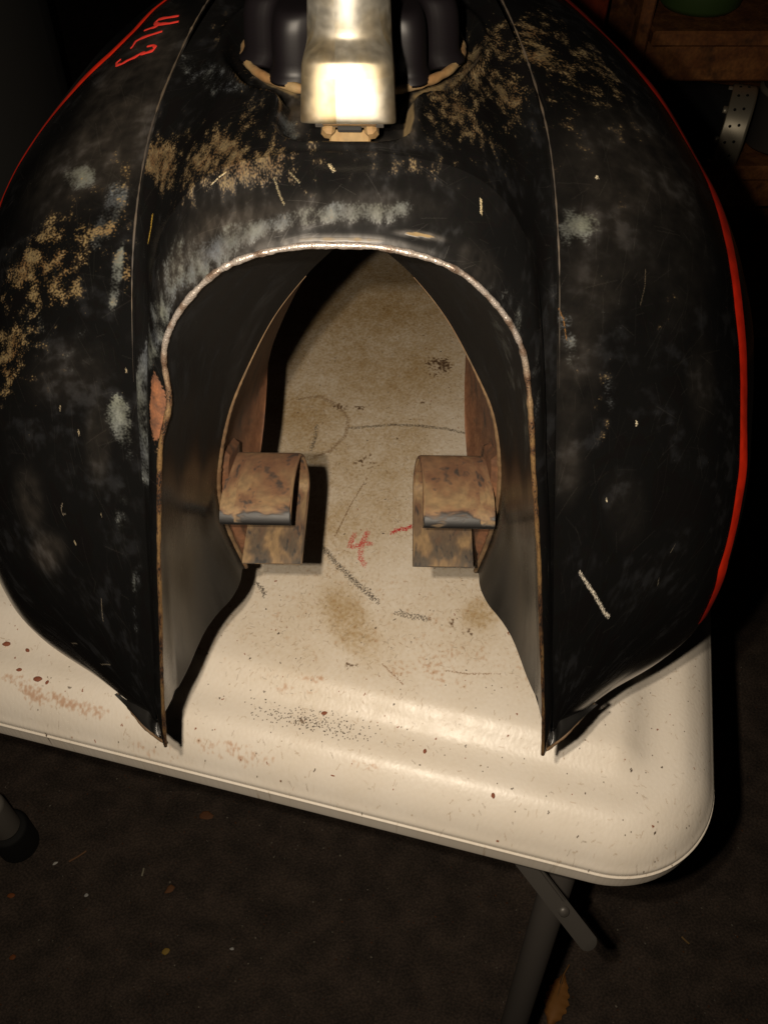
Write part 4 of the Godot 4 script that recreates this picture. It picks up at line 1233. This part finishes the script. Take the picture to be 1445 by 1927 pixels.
# ---------------------------------------------------------------- table
func table() -> void:
	var t := thing("folding_table", "small white plastic folding table under the black fuel tank", "table")
	t.transform = Transform3D(Basis(Vector3(-.9707, 0, -.2402), Vector3.UP, Vector3(.2402, 0, -.9707)).orthonormalized(), Vector3(.1822, TABLE_Y, .0307))
	var LX := 0.70
	var LZ := 0.56
	var prof := [[.30, 0.0], [.20, 0.0], [.12, 0.0], [.075, 0.0], [.063, -.0001], [.058, -.0008], [.0535, -.0027], [.049, -.0052], [.044, -.0074], [.039, -.0083], [.0345, -.0083], [.030, -.0081], [.026, -.0084], [.022, -.0096], [.017, -.0125], [.012, -.0165], [.0078, -.0215], [.0045, -.0268], [.0024, -.0300], [.0020, -.0322], [.0020, -.0332], [.0010, -.0338], [.0009, -.0344], [.0014, -.0354], [.0008, -.0462], [.0018, -.0476], [.006, -.0478], [.007, -.042], [.012, -.030], [.03, -.022]]
	var R := 0.062
	var nper := 4 * 26
	# a point of the rounded outline, inset by d
	var at := func(i: int, d: float):
		var q: int = (i / 26) % 4
		var f := (i % 26) / 25.0
		var c: Vector2 = [Vector2(R, R), Vector2(LX - R, R), Vector2(LX - R, LZ - R), Vector2(R, LZ - R)][q]
		var an: float = PI + q * PI / 2 + f * PI / 2
		var rad := maxf(R - d, 0.004)
		var inner := maxf(d - (R - 0.004), 0.0)
		var cc := Vector2(c.x + inner * (1 if c.x < LX / 2 else -1), c.y + inner * (1 if c.y < LZ / 2 else -1))
		return cc + Vector2(cos(an), sin(an)) * rad
	var dens := []
	for k in prof.size() - 1:
		for z in 3:
			var f := z / 3.0
			var a = prof[maxi(k - 1, 0)]
			var b = prof[k]
			var c = prof[k + 1]
			var d = prof[mini(k + 2, prof.size() - 1)]
			dens.append([cubic_interpolate(b[0], c[0], a[0], d[0], f), cubic_interpolate(b[1], c[1], a[1], d[1], f)])
	dens.append(prof[-1])
	dens = dens.filter(func(x): return x[0] <= 0.23)
	var n := dens.size()
	var m := grid(nper, n, func(i: int, j: int):
		if j == 0:
			var p: Vector2 = at.call(i % nper, 0.235)
			return Vector3(clampf(p.x, .24, LX - .24), 0, LZ / 2)
		var d: Array = dens[j - 1]
		var p: Vector2 = at.call(i % nper, d[0])
		return Vector3(p.x, d[1], p.y), func(i: int, j: int):
			var d: Array = dens[maxi(j - 1, 0)]
			var p: Vector2 = at.call(i % nper, d[0]) if j else Vector2(clampf(at.call(i % nper, 0.235).x, .24, LX - .24), LZ / 2)
			return Vector2(p.x / 0.8, p.y / 0.58))
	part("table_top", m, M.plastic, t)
	var inv := t.transform.affine_inverse()
	# legs: bent steel tube under each end, rubber feet on the floor
	var foot_l := inv * Vector3(-.486, FLOOR_Y, -.2114)
	var foot_r := inv * Vector3(.108, FLOOR_Y, .125)
	for e in [[Vector3(.070, -.03, .052), foot_r], [Vector3(.640, -.03, .085), foot_l], [Vector3(.070, -.03, .48), Vector3(.070, FLOOR_Y - TABLE_Y, .55)], [Vector3(.640, -.03, .48), Vector3(.700, FLOOR_Y - TABLE_Y, .55)]]:
		var a: Vector3 = e[0]
		var b: Vector3 = e[1]
		var leg := part("leg", tube([a, a.lerp(b, .25), a.lerp(b, .5), a.lerp(b, .75), b + Vector3(0, .012, 0)], .0102, 20), M.leg, t)
		var ft := part("rubber_foot", lathe([Vector2(.0, .0), Vector2(.022, .0), Vector2(.026, .005), Vector2(.026, .066), Vector2(.022, .070), Vector2(.0108, .071)], 28), M.rubber, leg)
		var ax := (a - b).normalized()
		ft.transform = Transform3D(Basis(ax.cross(Vector3(0, 0, 1)).normalized(), ax, ax.cross(Vector3(0, 0, 1)).normalized().cross(ax)), b)
		ft.transform.origin.y = b.y + .003
		var so := part("socket", lathe([Vector2(.0108, .070), Vector2(.017, .072), Vector2(.0185, .078), Vector2(.0185, .150), Vector2(.016, .156), Vector2(.0108, .158)], 28), M.grey, leg)
		so.transform = ft.transform
	# folding brace: a flat bar with round ends, and its pivot
	var p0 := inv * Vector3(.0793, -.140, -.0195)
	var p1 := inv * Vector3(.1334, -.196, .0276)
	var dirv := (p1 - p0).normalized()
	var view := (t.transform.basis.inverse() * Vector3(0, .80, .6)).normalized()
	var wide := dirv.cross(view).normalized()
	var nrm := wide.cross(dirv).normalized()
	var ln := p0.distance_to(p1)
	var bar := grid(40, 4, func(i: int, j: int):
		# outline of a stadium, swept over the thickness
		var an := TAU * i / 40.0
		var half := .0056
		var q := Vector2(cos(an) * half, sin(an) * half)
		var o := p0 + dirv * ((ln if q.x > 0 else 0.0) + q.x) + wide * q.y
		if j == 0 or j == 4:
			o = p0 + dirv * (ln * (0.5 + 0.5 * signf(cos(an)) * (1.0 if absf(cos(an)) > .01 else 0.0)))
		return o + nrm * (.0012 if j <= 1 else -.0012 if j >= 3 else 0.0))
	var br := part("brace", bar, M.steel, t)
	var rivet := part("rivet", lathe([Vector2(.0, .0022), Vector2(.002, .002), Vector2(.0032, .0009), Vector2(.0034, .0)], 20), M.steel, br)
	rivet.transform = Transform3D(Basis(wide, nrm, wide.cross(nrm)), p0 + dirv * ln * .72 + nrm * .0012)
	# ridge of the folded edge along the bar
	part("bar_rib", tube([p0 + wide * -.0046 + nrm * .0012, p0 + dirv * ln * .35 + wide * -.0046 + nrm * .0012, p0 + dirv * ln * .66 + wide * -.0042 + nrm * .0010], .0011, 6), M.steel, br)

# ---------------------------------------------------------------- dark background, upper right and left
func background() -> void:
	var sh := thing("wooden_shelf", "dark brown wooden shelf of rough boards standing behind the table at right", "shelf", Vector3(.37, FLOOR_Y, -1.1))
	var W := .95
	var put := func(called: String, size: Vector3, at: Vector3, m: Material):
		var o := part(called, box(size, .003), m, sh)
		o.position = at - Vector3(.37, FLOOR_Y, -1.1)
	put.call("board", Vector3(W, .020, .36), Vector3(.39 + W / 2, -.093, -1.27), M.wood)
	put.call("fascia", Vector3(W, .054, .018), Vector3(.39 + W / 2, -.132, -1.125), M.wood)
	put.call("board", Vector3(W, .024, .36), Vector3(.39 + W / 2, -.288, -1.27), M.wood)
	put.call("fascia", Vector3(W, .05, .018), Vector3(.39 + W / 2, -.330, -1.118), M.wood)
	put.call("board", Vector3(W, .024, .36), Vector3(.39 + W / 2, -.60, -1.27), M.wood)
	put.call("post", Vector3(.018, .86, .03), Vector3(.374, FLOOR_Y + .43, -1.10), M.wood)
	put.call("post", Vector3(.03, .86, .03), Vector3(.39 + W, FLOOR_Y + .43, -1.10), M.wood)
	put.call("back_panel", Vector3(W, .80, .012), Vector3(.39 + W / 2, FLOOR_Y + .40, -1.46), M.wood)
	var pan := thing("rusty_panel", "rust-red upright panel with dark spots behind the tank, left of the shelf post", "panel", Vector3(.24, FLOOR_Y, -1.22))
	part("sheet", box(Vector3(.22, .90, .012), .002, Transform3D(Basis(), Vector3(.0, .45, 0))), M.redwood, pan)
	for k in [[-.02, .72], [.035, .735], [.01, .70], [.06, .69]]:
		part("hole", lathe([Vector2(0, 0), Vector2(.006, 0), Vector2(.006, -.001)], 14), M.hole, pan).transform = Transform3D(Basis(Vector3.RIGHT, PI / 2), Vector3(k[0], k[1], .0068))
	var tub := [Vector2(0, 0), Vector2(.6, .0), Vector2(.82, .03), Vector2(.95, .16), Vector2(1.0, .5), Vector2(1.02, 1.3), Vector2(1.06, 1.32), Vector2(1.06, 1.38), Vector2(.98, 1.38), Vector2(.95, .5), Vector2(.7, .1), Vector2(0, .08)]
	solo("green_tub", lathe(tub.map(func(p: Vector2): return p * .062), 36), M.darkgreen, "dark green round tub standing on the wooden shelf's top board", "tub").position = Vector3(.475, -.083, -1.19)
	var pegs := thing("green_bowl", "small bright green bowl hanging on the rust-red panel", "bowl", Vector3(.318, -.055, -1.17))
	part("bowl", lathe(tub.map(func(p: Vector2): return p * .034), 36), M.green, pegs)
	part("hook", tube([Vector3(0, .044, -.034), Vector3(0, .046, -.04), Vector3(0, .05, -.046)], .002, 8), M.hole, pegs)
	# perforated metal drum lying on the shelf
	var dr := thing("metal_drum", "black drum with a perforated silver band, lying in the wooden shelf", "drum", Vector3(.44, -.276, -1.14))
	var turn := Basis(Vector3.BACK, -PI / 2).rotated(Vector3.UP, -0.35)
	part("body", lathe([Vector2(0, .01), Vector2(.050, .0), Vector2(.054, .004), Vector2(.054, .100), Vector2(.050, .104), Vector2(0, .104)], 48), M.hole, dr).transform = Transform3D(turn, Vector3(0, .0575, 0))
	var bd := part("band", lathe([Vector2(.052, .098), Vector2(.0565, .098), Vector2(.0575, .100), Vector2(.0575, .130), Vector2(.0555, .134), Vector2(.050, .134)], 56), M.drum, dr)
	bd.transform = Transform3D(turn, Vector3(0, .0575, 0))
	for row in 2:
		for k in 16:
			var an := TAU * k / 16.0 + row * .05
			var h := part("hole", lathe([Vector2(0, .0006), Vector2(.0022, .0006), Vector2(.0022, 0)], 10), M.hole, bd)
			var out := Vector3(cos(an), 0, sin(an))
			h.transform = Transform3D(Basis(out.cross(Vector3.UP), out, Vector3.UP), out * .0575 + Vector3.UP * (.108 + .012 * row))
	for k in 8:
		var an := TAU * k / 8.0
		var lug := part("lug", lathe([Vector2(.003, 0), Vector2(.0065, 0), Vector2(.0065, .006), Vector2(.003, .006), Vector2(.003, 0)], 16), M.drum, dr)
		lug.transform = Transform3D(turn, Vector3(0, .0575, 0) + turn * Vector3(cos(an) * .050, .092, sin(an) * .050))
	var can := thing("steel_canister", "dull steel canister on the wooden shelf, right of the perforated drum", "canister", Vector3(.66, -.276, -1.17))
	part("body", lathe([Vector2(0, .0), Vector2(.05, .0), Vector2(.053, .004), Vector2(.053, .085), Vector2(.048, .095), Vector2(0, .098)], 40), M.steel, can)
	part("rim", lathe([Vector2(.053, .080), Vector2(.0555, .082), Vector2(.0555, .087), Vector2(.051, .089)], 40), M.drum, can)
	var backdrop := thing("dark_backdrop", "dark grey upright bin added for the faint grey behind the tank at left", "backdrop", Vector3(-.80, FLOOR_Y, -1.35))  # round body added for the faint grey at upper left
	part("body", lathe([Vector2(0, 0), Vector2(.20, 0), Vector2(.21, .01), Vector2(.25, .86), Vector2(.0, .87)], 48), mat(Color(.06, .058, .055), .7), backdrop)
	part("rim", lathe([Vector2(.25, .84), Vector2(.262, .845), Vector2(.262, .875), Vector2(.24, .88)], 48), mat(Color(.06, .058, .055), .7), backdrop)

# ---------------------------------------------------------------- small things lying about
func chip(rn: RandomNumberGenerator, size: float, thick: float, longer := 1.0) -> ArrayMesh:
	var n := 9
	var rim := []
	for k in n:
		var a := TAU * k / n
		rim.append(Vector3(cos(a) * longer, 0, sin(a)) * size * rn.randf_range(.7, 1.15))
	return grid(n, 4, func(i: int, j: int):
		var p: Vector3 = rim[i % n]
		if j == 0:
			return Vector3(0, thick, 0)
		if j == 4:
			return Vector3.ZERO
		return p * (0.75 if j == 1 else 1.0 if j == 2 else .9) + Vector3(0, thick * (0.9 if j == 1 else .5 if j == 2 else 0.0), 0))

func litter() -> void:
	var rn := RandomNumberGenerator.new()
	rn.seed = 12
	# dry leaf on the floor
	var leaf := thing("dry_leaf", "curled orange-brown dry leaf on the dark floor below the table corner", "leaf", Vector3(.222, FLOOR_Y, -.028))
	leaf.rotation.y = 1.12
	part("blade", grid(24, 10, func(i: int, j: int):
		var f := i / 24.0
		var w := .0155 * pow(sin(PI * clampf(f, .01, .99)), .8) * (1.0 - .25 * f) * (1 + .12 * sin(i * 1.7))
		var v := (j / 10.0 - .5) * 2
		return Vector3((f - .5) * .062, .003 + .006 * v * v + .004 * sin(f * 5), v * w)), mat(Color(.34, .15, .035), .7), leaf)
	part("stem", tube([Vector3(-.030, .004, 0), Vector3(.0, .0035, 0), Vector3(.031, .003, 0), Vector3(.044, .002, .003)], .0009, 6), mat(Color(.25, .12, .03), .7), leaf)
	var bits := [["twig", "thin brown twig lying on the floor near the table's left foot", "twig", -.4035, -.1961, "s", Color(.26, .13, .06), .024, .6],
		["paper_scrap", "tiny bright white scrap on the floor beside the brown twig", "scrap", -.4322, -.1872, "c", Color(.75, .72, .66), .0042, .5],
		["paper_scrap", "tiny white scrap on the floor, farther right than the brown twig", "scrap", -.380, -.1472, "c", Color(.62, .60, .56), .0038, .2],
		["paper_scrap", "tiny pale scrap on the floor right of the yellow leaf bit", "scrap", -.1806, -.084, "c", Color(.66, .64, .60), .0034, .2],
		["pale_stick", "short pale stick on the floor between twig and orange crumb", "stick", -.3112, -.1756, "s", Color(.40, .36, .26), .010, 1.5],
		["leaf_bit", "small yellow leaf bit on the floor near the picture's lower edge", "leaf", -.2638, -.0816, "c", Color(.42, .27, .05), .0062, .7],
		["orange_crumb", "flat orange crumb on the floor at the picture's left edge, upper of two", "crumb", -.4797, -.1472, "c", Color(.30, .09, .02), .0058, .1],
		["orange_crumb", "long orange crumb on the floor right of the pale stick", "crumb", -.2718, -.1544, "c", Color(.22, .09, .03), .0078, .9],
		["orange_crumb", "flat orange crumb on the floor at the picture's left edge, lower of two", "crumb", -.4556, -.0745, "c", Color(.26, .08, .02), .0052, .2],
		["brown_shred", "brown shred on the floor just below the table's front edge", "shred", -.2363, -.2503, "c", Color(.20, .08, .03), .0115, .1],
		["tan_splinter", "tan splinter on the floor right of the table leg", "splinter", .3958, -.0937, "s", Color(.30, .18, .06), .011, -.8]]
	for b in bits:
		var m: ArrayMesh
		if b[5] == "s":
			m = tube([Vector3(-b[7] / 2 * 1.0, .0016, 0), Vector3(0, .0022, b[7] * .04), Vector3(b[7] / 2, .0016, 0)], .0013, 7, .2)
		else:
			m = chip(rn, b[7] * .62, .0016, 1.5)
		var o := solo(b[0], m, mat(b[6], .7), b[1], b[2])
		o.position = Vector3(b[3], FLOOR_Y + .0005, b[4])
		o.rotation.y = b[8]
	# rust flakes on the table
	var tt := Transform3D(Basis(Vector3(-.9707, 0, -.2402), Vector3.UP, Vector3(.2402, 0, -.9707)).orthonormalized(), Vector3(.1822, TABLE_Y, .0307))
	var flake := chip(rn, .0013, .0007, 1.3)
	for p in [[.4161, .0391, 1.4, "large red-brown rust flake on the white table at the picture's left edge"], [.4129, .0648, 1.1, "rust flake on the table tucked under the tank's left flank"], [.4017, .0382, .9, "rust flake in the table's groove, right of the one at the picture's edge"],
		[.4008, .0262, 1.0, "rust flake on the table's front rim, nearest the picture's left edge"], [.387, .0233, 1.5, "largest, oval rust flake on the table's front rim left of the tank"], [.3809, .0227, .8, "small rust flake just right of the oval one on the rim"],
		[.22, .042, 1.0, "rust flake beside the black specks in the table's groove"], [.207, .0132, 1.0, "lone rust flake on the front rim below the black specks"], [.1214, .0198, .9, "lone rust flake on the front rim nearest the tank's right tip"], [.161, .0339, .8, "rust flake in the groove midway between black specks and right tip"]]:
		var o := solo("rust_flake", flake, M.flake_red, p[3], "flake", "rust flakes on the table")
		var y := -.0068 if p[1] < .043 else -.0008
		if p[1] < .021:
			y = -.0165 + (p[1] - .0132) * 1.05
		elif p[1] < .028:
			y = -.0085
		o.transform = tt * Transform3D(Basis(Vector3.UP, rn.randf() * TAU).scaled(Vector3.ONE * p[2]), Vector3(p[0], y, p[1]))
	# grit and dust specks strewn over the floor, too many to count
	var mm := MultiMesh.new()
	mm.transform_format = MultiMesh.TRANSFORM_3D
	mm.use_colors = true
	mm.mesh = chip(rn, .0012, .0007, 1.3)
	mm.instance_count = 1500
	for i in 1500:
		var q := Vector3(rn.randf_range(-.75, .95), FLOOR_Y + .0003, rn.randf_range(-.9, .12))
		mm.set_instance_transform(i, Transform3D(Basis(Vector3.UP, rn.randf() * TAU).scaled(Vector3.ONE * rn.randf_range(.35, 1.25)), q))
		var r := rn.randf()
		mm.set_instance_color(i, (Color(.30, .26, .20) if r < .4 else Color(.16, .06, .02) if r < .8 else Color(.08, .06, .05)) * rn.randf_range(.4, 1.0))
	var g := MultiMeshInstance3D.new()
	g.name = "floor_grit"
	g.multimesh = mm
	g.material_override = M.grit
	g.set_meta("kind", "stuff")
	g.set_meta("label", "fine pale and rusty grit strewn over the dark floor")
	g.set_meta("category", "grit")
	add_child(g, true)
